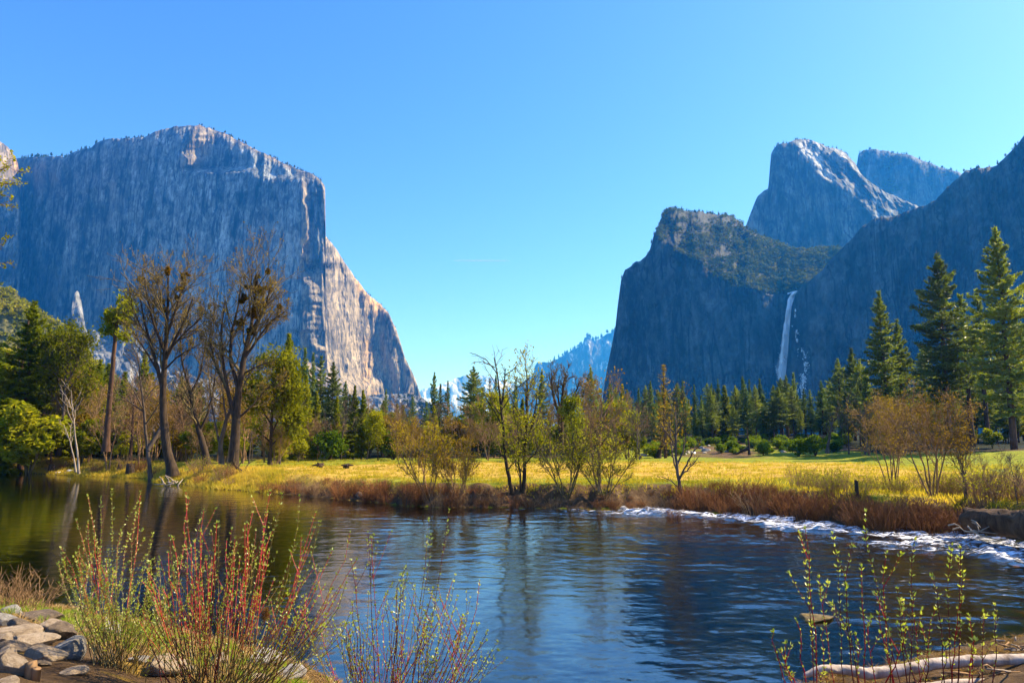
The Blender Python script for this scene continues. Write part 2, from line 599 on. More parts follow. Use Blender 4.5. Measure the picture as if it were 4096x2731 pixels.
bedc = ramp(t, math_(t, 'ADD', math_(t, 'MULTIPLY', noise(t, pos, 0.5, 3), 0.6), math_(t, 'MULTIPLY', vor.outputs['Distance'], 0.5)),
            [(0.25, (0.46, 0.27, 0.03)), (0.5, (0.22, 0.13, 0.016)), (0.72, (0.035, 0.032, 0.008))])
sp = N(t, 'SeparateXYZ')
t.links.new(pos, sp.inputs[0])
col = mixc(t, sramp(t, sp.outputs[2], -0.06, 0.08), bedc, land)
b = N(t, 'BsdfPrincipled', Roughness=0.95)
b.inputs['Specular IOR Level'].default_value = 0.1
t.links.new(col, b.inputs['Base Color'])
t.links.new(bump(t, noise(t, pos, 3.5, 9, 0.75), 1.0, 0.2), b.inputs['Normal'])
t.links.new(b.outputs[0], out.inputs[0])
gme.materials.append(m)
tag(obj('ground', gme), kind='structure')

# water surface: real waves in the rapids, ripples elsewhere
azs = np.arange(-0.72, 0.72, 0.0015)
rs = np.exp(np.arange(math.log(8.5), math.log(125), 0.0046))
X, Y, A, Rr, F = polar_grid(azs, rs)
PXw = AZ_PX(A)
s = far_r(A) - Rr
wid = np.interp(PXw, [1500, 2100, 2400, 3000, 3350, 3700, 4300], [0.1, 1.6, 3.4, 4.0, 4.6, 7.5, 8.5])
inten = np.interp(PXw, [1500, 1900, 2300, 2600, 4400], [0.0, 0.15, 0.7, 1.0, 1.0])
rap = inten * (1 - sstep(0.45, 1.2, s / wid + 0.35 * fbm(X * 0.5, Y * 0.7, 3, 31)))
rap = np.clip(rap, 0, 1)
second = np.interp(PXw, [2300, 2900, 3500, 4300], [0, 0.35, 0.5, 0.8]) * sstep(0.05, 0.5, fbm(X * 0.2, Y * 0.6, 3, 33)) * sstep(15, 20, Rr)
calm = np.interp(PXw, [0, 900, 1500, 2100, 3000, 4200], [0.22, 0.28, 0.6, 1.0, 1.0, 1.1]) * (0.30 + 0.70 * sstep(14, 26, Rr)) * (0.6 + 0.6 * sstep(-0.3, 0.5, fbm(X * 0.12, Y * 0.3, 3, 38)))
wave = rap * (0.11 * fbm(X * 0.55, Y * 0.8, 2, 34) + 0.12 * np.abs(fbm(X * 1.3, Y * 1.7, 3, 35)))
wave = wave + second * 0.035 * fbm(X * 1.1, Y * 2.0, 3, 36)
wave = wave + calm * (0.013 * fbm(X * 0.7, Y * 1.5, 2, 37) + 0.011 * fbm(X * 2.2, Y * 3.4, 2, 39) + 0.0048 * fbm(X * 5.5, Y * 7.0, 2, 40))
chop = calm
wme = mesh_np('water', np.stack([X, Y, wave], -1).reshape(-1, 3), F, None, True)
streak = sstep(0.30, 0.62, fbm(X * 0.35, Y * 1.1, 4, 43)) * np.interp(PXw, [1700, 2100, 2600, 3500, 4300], [0, 0.25, 0.45, 0.6, 0.8]) * sstep(19, 25, Rr)  # drifting foam streaks that also paint in the river's glints
float_attr(wme, 'foam_glint', np.clip(np.maximum(rap * 0.95, 0.6 * streak), 0, 1))
float_attr(wme, 'chop', np.clip(0.5 * chop + 0.9 * rap + 0.8 * second, 0, 1.6))
m, t, out = nmat('river water')
pos = geo_pos(t)
af = N(t, 'Attribute', attribute_name='foam_glint').outputs['Fac']
ac = N(t, 'Attribute', attribute_name='chop').outputs['Fac']
h = math_(t, 'ADD', math_(t, 'MULTIPLY', noise(t, mapping(t, pos, (0.75, 1.5, 1)), 1.1, 3, 0.5, 0.3), 1.0),
          math_(t, 'MULTIPLY', noise(t, mapping(t, pos, (1.0, 1.7, 1)), 4.0, 4, 0.6, 0.4), 0.35))
h = math_(t, 'MULTIPLY', h, math_(t, 'ADD', ac, 0.06))
bn = N(t, 'Bump', Strength=1.0, Distance=0.045)
t.links.new(h, bn.inputs['Height'])
fr = N(t, 'Fresnel', IOR=1.75)
t.links.new(bn.outputs[0], fr.inputs['Normal'])
gl = N(t, 'BsdfGlossy', Roughness=0.035)
gl.inputs['Color'].default_value = (1, 1, 1, 1)
t.links.new(bn.outputs[0], gl.inputs['Normal'])
tr = N(t, 'BsdfTransparent')
tr.inputs[0].default_value = (0.86, 0.72, 0.36, 1)
mx = N(t, 'MixShader')
t.links.new(fr.outputs[0], mx.inputs[0]); t.links.new(tr.outputs[0], mx.inputs[1]); t.links.new(gl.outputs[0], mx.inputs[2])
fo = N(t, 'BsdfDiffuse')
fo.inputs[0].default_value = (0.82, 0.84, 0.88, 1)
fn = noise(t, mapping(t, pos, (0.7, 2.2, 1)), 2.2, 8, 0.75, 0.8)
ff = sramp(t, math_(t, 'ADD', fn, math_(t, 'MULTIPLY', af, 0.24)), 0.68, 0.82)
ff = math_(t, 'MULTIPLY', ff, sramp(t, af, 0.02, 0.2))
m2 = N(t, 'MixShader')
t.links.new(ff, m2.inputs[0]); t.links.new(mx.outputs[0], m2.inputs[1]); t.links.new(fo.outputs[0], m2.inputs[2])
t.links.new(m2.outputs[0], out.inputs[0])
wme.materials.append(m)
tag(obj('water', wme), kind='structure')

# ------------------------------------------------------------------ mountains
def dihedral(px, py, w, seed, wob=1.3):
    """sharp corners running down a wall: a gentle right-facing side, an abrupt left-facing one"""
    u = px / w + wob * fbm(px * 0.006, py * 0.0035, 3, seed) + 0.25 * fbm(px * 0.02, py * 0.02, 3, seed + 5)
    f = u - np.floor(u)
    k = hash2(np.floor(u), np.floor(u) * 0, seed)
    return np.where(f < 0.75, f / 0.75, (1 - f) / 0.25) * (0.3 + k)


def blocks(px, py, w, h, seed):
    """broken slabs and ledges: each cell of the wall stands out by its own amount"""
    gx = px / w + 0.8 * fbm(px * 0.01, py * 0.01, 3, seed)
    gy = py / h + 1.1 * fbm(px * 0.012, py * 0.006, 3, seed + 3)
    return hash2(np.floor(gx), np.floor(gy), seed + 9)


def relief(name, cols, top, bottom, depth, nrow, mat, label, back=500.0, flank=None):
    """a rock mass: the face as a surface in depth, then the top running back and down behind it"""
    cols = np.asarray(cols, float)
    tp = top(cols)
    tt = np.linspace(0, 1, nrow) ** 1.0
    PYg = bottom + (tp[:, None] - bottom) * tt[None, :]
    PXc = np.repeat(cols[:, None], nrow, 1)
    Dg = depth(PXc, PYg, PYg - tp[:, None])
    V = P(PXc, PYg, Dg)
    rim = V[:, -1]
    rows = [V]
    for k, (db, dz) in enumerate(((0.04, 0.997), (0.2, 0.97), (0.6, 0.85), (1.0, 0.5))):
        q = rim.copy()
        q[:, 1] += back * db
        q[:, 0] *= 1 + 1.05 * back * db / np.maximum(rim[:, 1], 1)
        q[:, 2] = EYE + (q[:, 2] - EYE) * dz
        rows.append(q[:, None])
    q = rows[-1][:, 0].copy(); q[:, 2] = -20
    rows.append(q[:, None])
    V = np.concatenate(rows, axis=1)
    n, mm = V.shape[:2]
    i = np.arange(n - 1)[:, None] * mm
    j = np.arange(mm - 1)[None, :]
    F = np.stack([i + j, i + mm + j, i + mm + j + 1, i + j + 1], axis=-1).reshape(-1, 4)
    me = mesh_np(name, V.reshape(-1, 3), F, mat, False)
    sb = np.zeros(V.shape[:2])
    sb[:, :nrow] = 0.45 * blocks(PXc, PYg, 40, 140, 71) + 0.33 * blocks(PXc, PYg, 15, 40, 72) + 0.22 * blocks(PXc, PYg, 7, 11, 73)
    float_attr(me, 'slab', sb)
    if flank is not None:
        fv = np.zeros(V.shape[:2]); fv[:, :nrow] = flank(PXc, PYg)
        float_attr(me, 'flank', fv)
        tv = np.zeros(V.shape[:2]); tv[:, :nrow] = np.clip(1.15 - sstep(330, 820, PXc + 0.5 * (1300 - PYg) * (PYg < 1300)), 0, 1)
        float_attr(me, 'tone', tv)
    o = obj(name, me)
    tag(o, label, kind='structure')
    return rim


def poly(pts):
    xs = [p[0] for p in pts]; ys = [p[1] for p in pts]
    return lambda c: np.interp(c, xs, ys)


# --- the great cliff on the left of the valley
cap_pts = [(-120, 640), (0, 636), (70, 632), (160, 628), (260, 626), (300, 606), (360, 592), (400, 566), (450, 556), (520, 553), (575, 548),
           (620, 528), (680, 510), (750, 502), (800, 503), (860, 520), (900, 535), (940, 556), (1000, 585), (1080, 626), (1150, 660), (1210, 682),
           (1250, 698), (1285, 720), (1298, 742), (1302, 760), (1303, 944), (1320, 965), (1345, 995), (1380, 1052), (1420, 1110), (1470, 1175), (1520, 1212), (1555, 1252), (1590, 1330),
           (1620, 1430), (1650, 1490), (1668, 1535), (1690, 1600), (1720, 1700)]
cap_top0 = poly(cap_pts)
cap_top = lambda c: cap_top0(c) + 3.0 * fbm(c * 0.05, c * 0 + 1, 3, 41)
NOSE = lambda py: np.interp(py, [600, 700, 945, 1100, 1200, 1350, 1480, 1560], [1288, 1296, 1300, 1287, 1289, 1298, 1312, 1330])


def line_ramp(px, py, pts, width, gain, y0, y1, fade=60, mag=6.0, seed=3):
    """a step back to the right of a line running down the wall: its side face looks right"""
    ys = [p[1] for p in pts]; xs = [p[0] for p in pts]
    lx = np.interp(py, ys, xs) + mag * fbm(py * 0.02, py * 0 + seed, 3, 50 + seed)
    win = sstep(y0 - fade, y0, py) * (1 - sstep(y1, y1 + fade, py))
    d = px - lx
    return gain * sstep(0, width, d) * (1 - sstep(width, width * 4 + 110, d)) * win


def cap_depth(px, py, below):
    k = 0.78
    dx = px - NOSE(py)
    D = 2300 + 0.13 * k * (1580 - py)
    D = D + np.where(dx < 0, -dx * k * 0.24, 0)
    D = D + 0.35 * k * np.maximum(560 - px, 0)
    r = np.maximum(dx, 0)
    D = D + k * (2.0 * np.minimum(r, 150) + 1.3 * np.clip(r - 150, 0, 70) + 0.22 * np.maximum(r - 220, 0))
    # rounded rim and the dome's sunny shoulder
    rimw = np.interp(px, [0, 500, 700, 800, 1000, 1290, 1400, 1660], [10, 14, 26, 40, 24, 16, 12, 8])
    D = D + rimw * 1.6 * np.exp(-np.maximum(below, 0) / rimw)
    R1 = line_ramp
    D = D + R1(px, py, [(800, 520), (740, 600), (715, 690)], 85, 62, 505, 665, 30, 12, 1)
    D = D + R1(px, py, [(1008, 620), (1012, 700)], 22, 20, 620, 690, 25, 4, 2)
    D = D + R1(px, py, [(1050, 640), (1040, 730)], 46, 34, 635, 690, 40, 6, 3)
    D = D + R1(px, py, [(1130, 660), (1150, 720)], 34, 28, 655, 690, 30, 5, 4)
    D = D + R1(px, py, [(1205, 700), (1216, 800), (1226, 900), (1218, 1000), (1220, 1090)], 18, 24, 720, 1070, 30, 7, 5)
    D = D + R1(px, py, [(1252, 740), (1268, 780), (1268, 900), (1270, 1020)], 11, 12, 760, 1030, 25, 5, 6)
    D = D + R1(px, py, [(1282, 740), (1298, 850), (1288, 1000), (1284, 1100)], 12, 14, 740, 1010, 25, 4, 7)
    D = D + R1(px, py, [(1225, 1080), (1235, 1200), (1232, 1300), (1245, 1400)], 56, 46, 1090, 1500, 60, 16, 8)
    D = D + R1(px, py, [(1170, 1330), (1210, 1420), (1240, 1500)], 20, 22, 1335, 1500, 20, 4, 9)
    # relief: vertical flutes, buttresses and ledges
    a = np.interp(px, [0, 600, 900, 1200, 1700], [0.8, 0.8, 0.7, 1.0, 1.25])
    D = D + a * 9.0 * fbm(px * 0.011, py * 0.0028, 2, 43) + a * 5.0 * np.abs(fbm(px * 0.024 + 0.002 * py, py * 0.004, 3, 49))
    D = D + a * 2.6 * fbm(px * 0.05, py * 0.007, 3, 44)
    D = D + a * 0.9 * fbm(px * 0.14, py * 0.03, 3, 45)
    D = D + 1.6 * fbm((px + py * 0.5) * 0.02, (py - px * 0.6) * 0.02, 3, 46)
    j = sstep(200, 330, r) * sstep(1150, 1300, py)
    D = D + j * 14 * fbm((px + 0.35 * py) * 0.013, (py * 0.3) * 0.013, 3, 47) + sstep(0, 80, r) * 5 * fbm((px - 0.3 * py) * 0.02, py * 0.006, 3, 48)
    D = D + a * 4.0 * dihedral(px, py, 42, 401) + a * 1.6 * dihedral(px, py, 17, 402) + a * 1.8 * blocks(px, py, 34, 120, 403) + a * 1.1 * blocks(px, py, 13, 30, 404)
    # ledge in the left part
    D = D - 10 * np.exp(-((py - (770 - (px - 300) * 0.28)) / 16.0) ** 2) * sstep(260, 340, px) * (1 - sstep(440, 520, px))
    return D


cols = np.concatenate([np.arange(-120, 1299, 3.4), [1299, 1301, 1303], np.arange(1306, 1721, 3.0)])
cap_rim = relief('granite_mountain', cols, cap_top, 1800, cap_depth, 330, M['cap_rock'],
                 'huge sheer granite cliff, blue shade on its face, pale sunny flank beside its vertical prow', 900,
                 lambda px, py: np.maximum.reduce([sstep(-14, 6, px - NOSE(py)), sstep(0, 16, px - np.interp(py, [1060, 1200, 1400, 1500], [1222, 1236, 1246, 1200]) - 10 * fbm(py * 0.03, py * 0, 3, 4)) * sstep(1060, 1110, py),  # own tan rock past the prow, painted brighter where sun strikes
                                                    sstep(0, 10, px - 1200 - 6 * fbm(py * 0.03, py * 0, 3, 5)) * (1 - sstep(30, 45, px - 1200)) * sstep(690, 740, py),  # sunlit strip down the wall, put into the colour
                                                    sstep(700, 730, px + 0.5 * (py - 640)) * (1 - sstep(800, 840, px + 0.5 * (py - 640))) * (1 - sstep(650, 700, py)) * 0.9,  # sun on the dome's shoulder, painted by the same mask
                                                    0.8 * (1 - sstep(6, 26, py - cap_top0(px))) * sstep(820, 900, px)]))  # sunlit rim, painted likewise

# --- dark waterfall wall, with the brushy bowl above it
wf_pts = [(2395, 1700), (2412, 1575), (2428, 1470), (2445, 1390), (2462, 1300), (2472, 1210), (2484, 1120), (2500, 1078), (2530, 1058), (2560, 1046), (2580, 1030), (2600, 1000), (2615, 940), (2640, 890), (2652, 850), (2668, 836),
          (2690, 832), (2740, 842), (2800, 850), (2870, 856), (2930, 862), (2960, 884), (2988, 912), (3030, 938), (3100, 965), (3160, 990), (3230, 998), (3300, 990), (3380, 985), (3460, 960), (3600, 900)]
wf_top0 = poly(wf_pts)
wf_top = lambda c: wf_top0(c) + 4.0 * fbm(c * 0.035, c * 0 + 2, 4, 61)
wf_lip = poly([(2395, 700), (2600, 880), (2640, 960), (2700, 1000), (2780, 1040), (2860, 1100), (2930, 1140), (3000, 1150), (3080, 1172), (3140, 1172), (3200, 1166), (3300, 1172), (3600, 1180)])


def wf_depth(px, py, below):
    k = 0.48
    D = 1480 + 0.10 * k * (1580 - py) - 0.12 * k * (px - 2400)
    lip = wf_lip(px) + 12 * fbm(px * 0.02, px * 0, 3, 62)
    up = np.maximum(lip - py, 0)
    D = D + k * np.interp(px, [2640, 2850, 3050], [0.85, 1.05, 1.5]) * up
    g = np.exp(-((px - 3165) / 75.0) ** 2) * sstep(1120, 1200, py)
    D = D + 42 * g
    D = D + 30 * (1 - sstep(2400, 2520, px)) * 0
    D = D + 9 * 1.2 * np.exp(-np.maximum(below, 0) / 9.0)
    steep = 1 - sstep(0, 40, up)
    D = D + (0.5 + 0.5 * steep) * 5.0 * fbm(px * 0.012, py * 0.004, 2, 63) + 1.7 * fbm(px * 0.05, py * 0.009, 3, 64) + 0.6 * fbm(px * 0.14, py * 0.05, 3, 65)
    D = D + 2.6 * dihedral(px, py, 46, 411) + 1.0 * dihedral(px, py, 18, 412) + 1.4 * blocks(px, py, 36, 90, 413) + 0.8 * blocks(px, py, 14, 26, 414)
    D = D + (1 - steep) * 7 * fbm((px - py) * 0.012, (px + py) * 0.012, 4, 66) + 3.0 * fbm(px * 0.02, py * 0.02, 3, 67)
    return D


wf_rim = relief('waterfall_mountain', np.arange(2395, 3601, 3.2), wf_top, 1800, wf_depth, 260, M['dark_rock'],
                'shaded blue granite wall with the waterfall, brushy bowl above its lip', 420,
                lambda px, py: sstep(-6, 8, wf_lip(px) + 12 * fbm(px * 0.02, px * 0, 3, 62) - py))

# --- nearer dark wall at the right edge
rw_pts = [(3130, 1640), (3150, 1420), (3165, 1230), (3185, 1170), (3240, 1120), (3290, 1080), (3330, 1030), (3361, 1000), (3400, 965), (3450, 905), (3500, 872), (3570, 866), (3625, 850), (3657, 836), (3700, 822), (3744, 801),
          (3790, 745), (3830, 712), (3866, 680), (3900, 675), (3950, 672), (3988, 660), (4030, 620), (4060, 590), (4096, 540), (4150, 470), (4250, 400), (4500, 330)]
rw_top0 = poly(rw_pts)
rw_top = lambda c: rw_top0(c) + 3.5 * fbm(c * 0.04, c * 0 + 5, 4, 71)


def rw_depth(px, py, below):
    k = 0.42
    D = 1390 - 0.30 * (px - 3150) * k * 1.6 + 0.09 * k * (1580 - py)
    D = D + 7 * np.exp(-np.maximum(below, 0) / 8.0)
    D = D + 26 * sstep(1330, 1480, py + 0.25 * (3400 - px)) * (1 - sstep(3650, 3800, px))
    D = D + 6.0 * fbm(px * 0.011, py * 0.004, 2, 73) + 2.0 * fbm(px * 0.045, py * 0.008, 3, 74) + 0.6 * fbm(px * 0.13, py * 0.04, 3, 75)
    D = D + 2.5 * fbm((px + py) * 0.014, (py - px) * 0.014, 3, 76) + 2.2 * dihedral(px, py, 50, 421) + 0.9 * dihedral(px, py, 19, 422) + 1.2 * blocks(px, py, 40, 100, 423) + 0.7 * blocks(px, py, 15, 28, 424)
    return D


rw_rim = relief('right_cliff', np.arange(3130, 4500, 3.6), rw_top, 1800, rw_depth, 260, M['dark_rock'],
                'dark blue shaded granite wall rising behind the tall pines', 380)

# --- the two high peaks behind
pk_pts = [(2940, 1100), (2965, 960), (2985, 902), (3000, 860), (3015, 820), (3030, 785), (3055, 764), (3073, 752), (3078, 690), (3084, 620), (3092, 600), (3110, 580), (3150, 570), (3185, 556), (3230, 558), (3270, 572), (3320, 590), (3355, 597),
          (3385, 612), (3398, 632), (3420, 652), (3440, 690), (3470, 720), (3540, 770), (3620, 800), (3720, 850), (3800, 900), (3900, 960)]
pk_top0 = poly(pk_pts)
pk_top = lambda c: pk_top0(c) + 2.5 * fbm(c * 0.06, c * 0 + 5, 3, 81)


def pk_depth(px, py, below):
    k = 0.75
    D = 2250 + 0.13 * k * (1000 - py) - 0.2 * k * (px - 3080)
    D = D + 12 * np.exp(-np.maximum(below, 0) / 10.0)
    lx = np.interp(py, [560, 640, 700, 780, 850, 900], [3150, 3215, 3285, 3370, 3470, 3540])
    d1 = px - lx - 14 * fbm(py * 0.02, py * 0, 3, 82)
    j1 = sstep(-8, 14, d1)
    D = D + k * (0.34 * np.clip(d1, 0, 260)) + j1 * (11 * blocks(px - 0.9 * py, py * 0.5 + px * 0.9, 26, 70, 441) + 7 * fbm((px - py) * 0.02, (px + py) * 0.009, 3, 442))
    lx2 = np.interp(py, [590, 640, 690, 760, 800, 840], [3310, 3400, 3432, 3540, 3640, 3720])
    d2 = px - lx2 - 10 * fbm(py * 0.03, py * 0, 3, 83)
    D = D + k * (1.5 * np.clip(d2, 0, 40) + 0.25 * np.clip(d2 - 40, 0, 200)) + sstep(0, 30, d2) * 9 * fbm((px - 1.2 * py) * 0.02, (px + py) * 0.006, 3, 89)
    D = D + 7 * fbm(px * 0.01, py * 0.004, 2, 84) + 2.6 * fbm(px * 0.035, py * 0.012, 3, 85) + 1.0 * fbm(px * 0.12, py * 0.05, 3, 86)
    D = D + 3.0 * dihedral(px, py, 36, 431) + 1.6 * blocks(px, py, 30, 40, 433) + 1.0 * blocks(px, py, 11, 20, 434)
    j = sstep(-10, 30, d1)
    D = D + j * 4.5 * fbm((px - py) * 0.03, (px + py) * 0.012, 3, 87)
    return D


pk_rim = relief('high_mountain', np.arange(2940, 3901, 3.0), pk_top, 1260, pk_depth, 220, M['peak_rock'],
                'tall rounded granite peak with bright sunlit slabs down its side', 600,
                 lambda px, py: sstep(-0.05, 0.3, fbm((px - 0.9 * py) * 0.022, (px + py) * 0.007, 4, 88)) * sstep(-6, 8, px - np.interp(py, [560, 640, 700, 780, 850, 900], [3150, 3215, 3285, 3370, 3470, 3540]) - 14 * fbm(py * 0.02, py * 0, 3, 82)))  # patches of painted sunlight on the slabs
pb_pts = [(3400, 760), (3428, 655), (3434, 615), (3450, 600), (3490, 594), (3540, 604), (3580, 612), (3640, 622), (3700, 646), (3760, 668), (3840, 690), (3900, 730), (4000, 800)]
pb_top0 = poly(pb_pts)
pb_top = lambda c: pb_top0(c) + 3.0 * fbm(c * 0.06, c * 0 + 9, 3, 91)


def pb_depth(px, py, below):
    k = 0.9
    D = 2850 + 0.18 * k * (900 - py) + 12 * np.exp(-np.maximum(below, 0) / 10.0) + 0.05 * (px - 3430)
    D = D + 9 * fbm(px * 0.014, py * 0.008, 3, 92) + 3.5 * fbm(px * 0.05, py * 0.03, 4, 93)
    return D


pb_rim = relief('rear_mountain', np.arange(3400, 4001, 3.0), pb_top, 1000, pb_depth, 120, M['peak_rock'],
                'lower rear granite peak with scattered trees behind the tall rounded one', 700)

# --- far ridges
m, t, out = nmat('snow dusted far ridge')
pos = geo_pos(t)
n1 = noise(t, mapping(t, pos, (0.02, 0.02, 0.008)), 1.0, 7, 0.65)
n2 = noise(t, mapping(t, pos, (0.004, 0.004, 0.004)), 1.0, 4)
c = ramp(t, n1, [(0.35, (0.02, 0.03, 0.03)), (0.55, (0.08, 0.08, 0.08)), (0.66, (0.6, 0.64, 0.7))])
b = N(t, 'BsdfPrincipled', Roughness=0.9)
t.links.new(c, b.inputs['Base Color'])
t.links.new(bump(t, n1, 0.5, 12), b.inputs['Normal'])
t.links.new(b.outputs[0], out.inputs[0])
M['far'] = m
fr_pts = [(1960, 1640), (2010, 1585), (2060, 1560), (2100, 1520), (2132, 1500), (2140, 1462), (2150, 1447), (2175, 1450), (2205, 1446), (2240, 1428), (2290, 1400), (2330, 1378), (2338, 1352), (2350, 1346), (2362, 1350), (2374, 1366), (2400, 1356), (2430, 1334), (2456, 1326), (2500, 1322), (2560, 1300)]
fr_top0 = poly(fr_pts)
fr_rim = relief('far_mountain', np.arange(1960, 2561, 3.0), lambda c: fr_top0(c) + 2.0 * fbm(c * 0.08, c * 0, 3, 95), 1800,
                lambda px, py, bl: 8800 + 0.8 * (1600 - py) + 27 * fbm(px * 0.02, py * 0.006, 3, 96) + 12 * fbm(px * 0.06, py * 0.03, 3, 97)
                - 40 * np.exp(-((px - 2352) / 26.0) ** 2), 130, M['far'], 'hazy blue far ridge with a square tower and a line of trees', 900)
m, t, out = nmat('snow mountain')
pos = geo_pos(t)
n1 = noise(t, mapping(t, pos, (0.006, 0.006, 0.004)), 1.0, 7, 0.65)
c = ramp(t, n1, [(0.40, (0.2, 0.22, 0.24)), (0.5, (0.85, 0.87, 0.9))])
b = N(t, 'BsdfPrincipled', Roughness=0.8)
t.links.new(c, b.inputs['Base Color'])
t.links.new(b.outputs[0], out.inputs[0])
sn_pts = [(1600, 1640), (1690, 1556), (1740, 1548), (1790, 1530), (1830, 1510), (1870, 1500), (1930, 1500), (1990, 1512), (2040, 1530), (2100, 1550), (2200, 1600)]
sn_top0 = poly(sn_pts)
relief('snowy_mountain', np.arange(1600, 2201, 4.0), lambda c: sn_top0(c) + 2.0 * fbm(c * 0.05, c * 0, 3, 98), 1800,
       lambda px, py, bl: 10300 + 1.9 * (1600 - py) + 30 * fbm(px * 0.02, py * 0.02, 4, 99), 70, m, 'pale snow covered mountain far up the valley', 900)

# --- sunlit buttress at the left edge, talus with a spire, forested hill
bt_pts = [(-160, 520), (-40, 540), (0, 566), (22, 580), (50, 612), (68, 640), (73, 668), (77, 720), (80, 800), (84, 900), (90, 1100), (100, 1350), (170, 1500)]
bt_top0 = poly(bt_pts)


def bt_depth(px, py, bl):
    up = 1 - sstep(715, 745, py + 0.2 * px)
    D = 2520 + 0.12 * 0.84 * (1500 - py) + 0.84 * (px - 0) * (1.6 * up - 0.1 * (1 - up))
    return D + 9 * fbm(px * 0.02, py * 0.006, 3, 101) + 3.5 * fbm(px * 0.06, py * 0.025, 4, 102) + 2.5 * fbm((px + py) * 0.03, (py - px) * 0.03, 3, 104)


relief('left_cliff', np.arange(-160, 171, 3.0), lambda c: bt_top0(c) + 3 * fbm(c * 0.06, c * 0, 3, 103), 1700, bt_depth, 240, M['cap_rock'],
       'warm sunlit rock buttress cut by the edge, beside the great cliff', 90, lambda px, py: 1 - sstep(725, 750, py + 0.2 * px + 8 * fbm(px * 0.05, py * 0.05, 2, 9)))  # mask paints the sunlit upper part in warmer colour
ta_pts = [(150, 1480), (230, 1440), (262, 1400), (278, 1330), (284, 1250), (290, 1205), (300, 1168), (308, 1160), (316, 1172), (326, 1210), (334, 1262), (344, 1310), (356, 1345), (372, 1318), (392, 1330), (405, 1352), (440, 1372), (478, 1352),
          (500, 1318), (530, 1322), (548, 1362), (600, 1420), (700, 1480), (900, 1540), (1200, 1560), (1450, 1585), (1650, 1570), (1700, 1600), (1760, 1640)]
ta_top0 = poly(ta_pts)


def ta_depth(px, py, bl):
    D = 1500 + 0.5 * 0.9 * (1600 - py)
    D = D + line_ramp(px, py, [(296, 1160), (322, 1260), (330, 1340), (300, 1400)], 26, 24, 1150, 1400, 20, 5, 11)
    return D + 7 * fbm(px * 0.016, py * 0.012, 3, 111) + 3.0 * fbm(px * 0.06, py * 0.05, 3, 112)


ta_rim = relief('talus_hill', np.arange(150, 1761, 3.4), lambda c: ta_top0(c) + 4 * fbm(c * 0.05, c * 0, 3, 113), 1790, ta_depth, 110, M['talus_rock'],
                'pale talus slope with a thin sunlit spire at the foot of the great cliff', 70)
m, t, out = nmat('hill earth')
pos = geo_pos(t)
n1 = noise(t, pos, 0.06, 6, 0.65)
c = ramp(t, n1, [(0.35, (0.05, 0.06, 0.01)), (0.6, (0.12, 0.11, 0.025))])
b = N(t, 'BsdfPrincipled', Roughness=0.95)
t.links.new(c, b.inputs['Base Color'])
t.links.new(b.outputs[0], out.inputs[0])
hl_pts = [(-500, 1010), (-200, 1080), (0, 1140), (50, 1165), (110, 1210), (180, 1258), (240, 1298), (290, 1345), (350, 1410), (420, 1480), (520, 1560), (620, 1640)]
hl_top0 = poly(hl_pts)
hl_depth = lambda px, py, bl: 480 + 1.1 * 0.16 * (1700 - py) + 3 * fbm(px * 0.02, py * 0.02, 3, 121) + 0.06 * (px - 0)
relief('forested_hill', np.arange(-500, 621, 5.0), lambda c: hl_top0(c) + 4 * fbm(c * 0.03, c * 0, 3, 123), 1790, hl_depth, 90, m,
       'green wooded hillside sloping down at the left edge', 200)


def bush_mass(name, n, sampler, size, mat, label, seed, blade=0.55, per=14):
    """a far-off wood read as one mass: leaf clumps over a slope"""
    R = np.random.default_rng(seed)
    c, s_ = sampler(R, n)
    n = len(c)
    s_ = s_[:n]
    k = per
    d = rnd_dirs(R, n * k)
    d[:, 2] = np.abs(d[:, 2])
    sz = np.repeat(s_ * size, k)
    cc = np.repeat(c, k, 0) + d * (sz * R.uniform(0.35, 1.0, n * k))[:, None] * np.array([1, 1, 0.85])
    V, F = blades(cc, rnd_dirs(R, n * k), sz * blade * R.uniform(0.7, 1.4, n * k), sz * blade * R.uniform(0.5, 0.9, n * k), R)
    o = obj(name, mesh_np(name, V, F, mat))
    return tag(o, label, kind='stuff')


def hill_sampler(R, n):
    px = R.uniform(-300, 560, n)
    tp = hl_top0(px)
    py = tp + (1700 - tp) * R.uniform(0, 1, n) ** 1.1
    keep = ~((px < 55) & (np.abs(py - 1300) < 34))
    px, py = px[keep], py[keep]
    return P(px, py, hl_depth(px, py, 0)), R.uniform(0.6, 1.5, len(px))


bush_mass('hillside_woods', 2600, hill_sampler, 3.0, M['hillgold'], 'mass of sunny green woods covering the hillside', 5)


def bowl_sampler(R, n):
    px = R.uniform(2630, 3480, n * 2)
    lip = wf_lip(px); tp = wf_top0(px)
    py = tp + (lip - tp) * R.uniform(0.0, 1.02, n * 2)
    dens = fbm(px * 0.010, py * 0.016, 3, 131) + 0.78 + 0.6 * sstep(2850, 3050, px)
    keep = (R.uniform(0, 1, n * 2) < dens) & (py > tp)
    px, py = px[keep][:n], py[keep][:n]
    return P(px, py, wf_depth(px, py, py - wf_top0(px)) - 1.0), R.uniform(0.5, 1.4, len(px)) * (0.8 + 0.3 * sstep(2800, 3000, px))


bush_mass('slope_brush', 5200, bowl_sampler, 5.8, M['hillbrush'], 'mass of green brush and small trees covering the bowl above the waterfall', 6)


def talus_sampler(R, n):
    px = R.uniform(330, 1700, n)
    tp = ta_top0(px)
    py = tp + 6 + (1700 - tp) * R.uniform(0, 1, n)
    dens = fbm(px * 0.012, py * 0.02, 3, 133) + 0.45
    keep = R.uniform(0, 1, n) < dens
    px, py = px[keep], py[keep]
    return P(px, py, ta_depth(px, py, 0) - 1), R.uniform(0.5, 1.2, len(px))


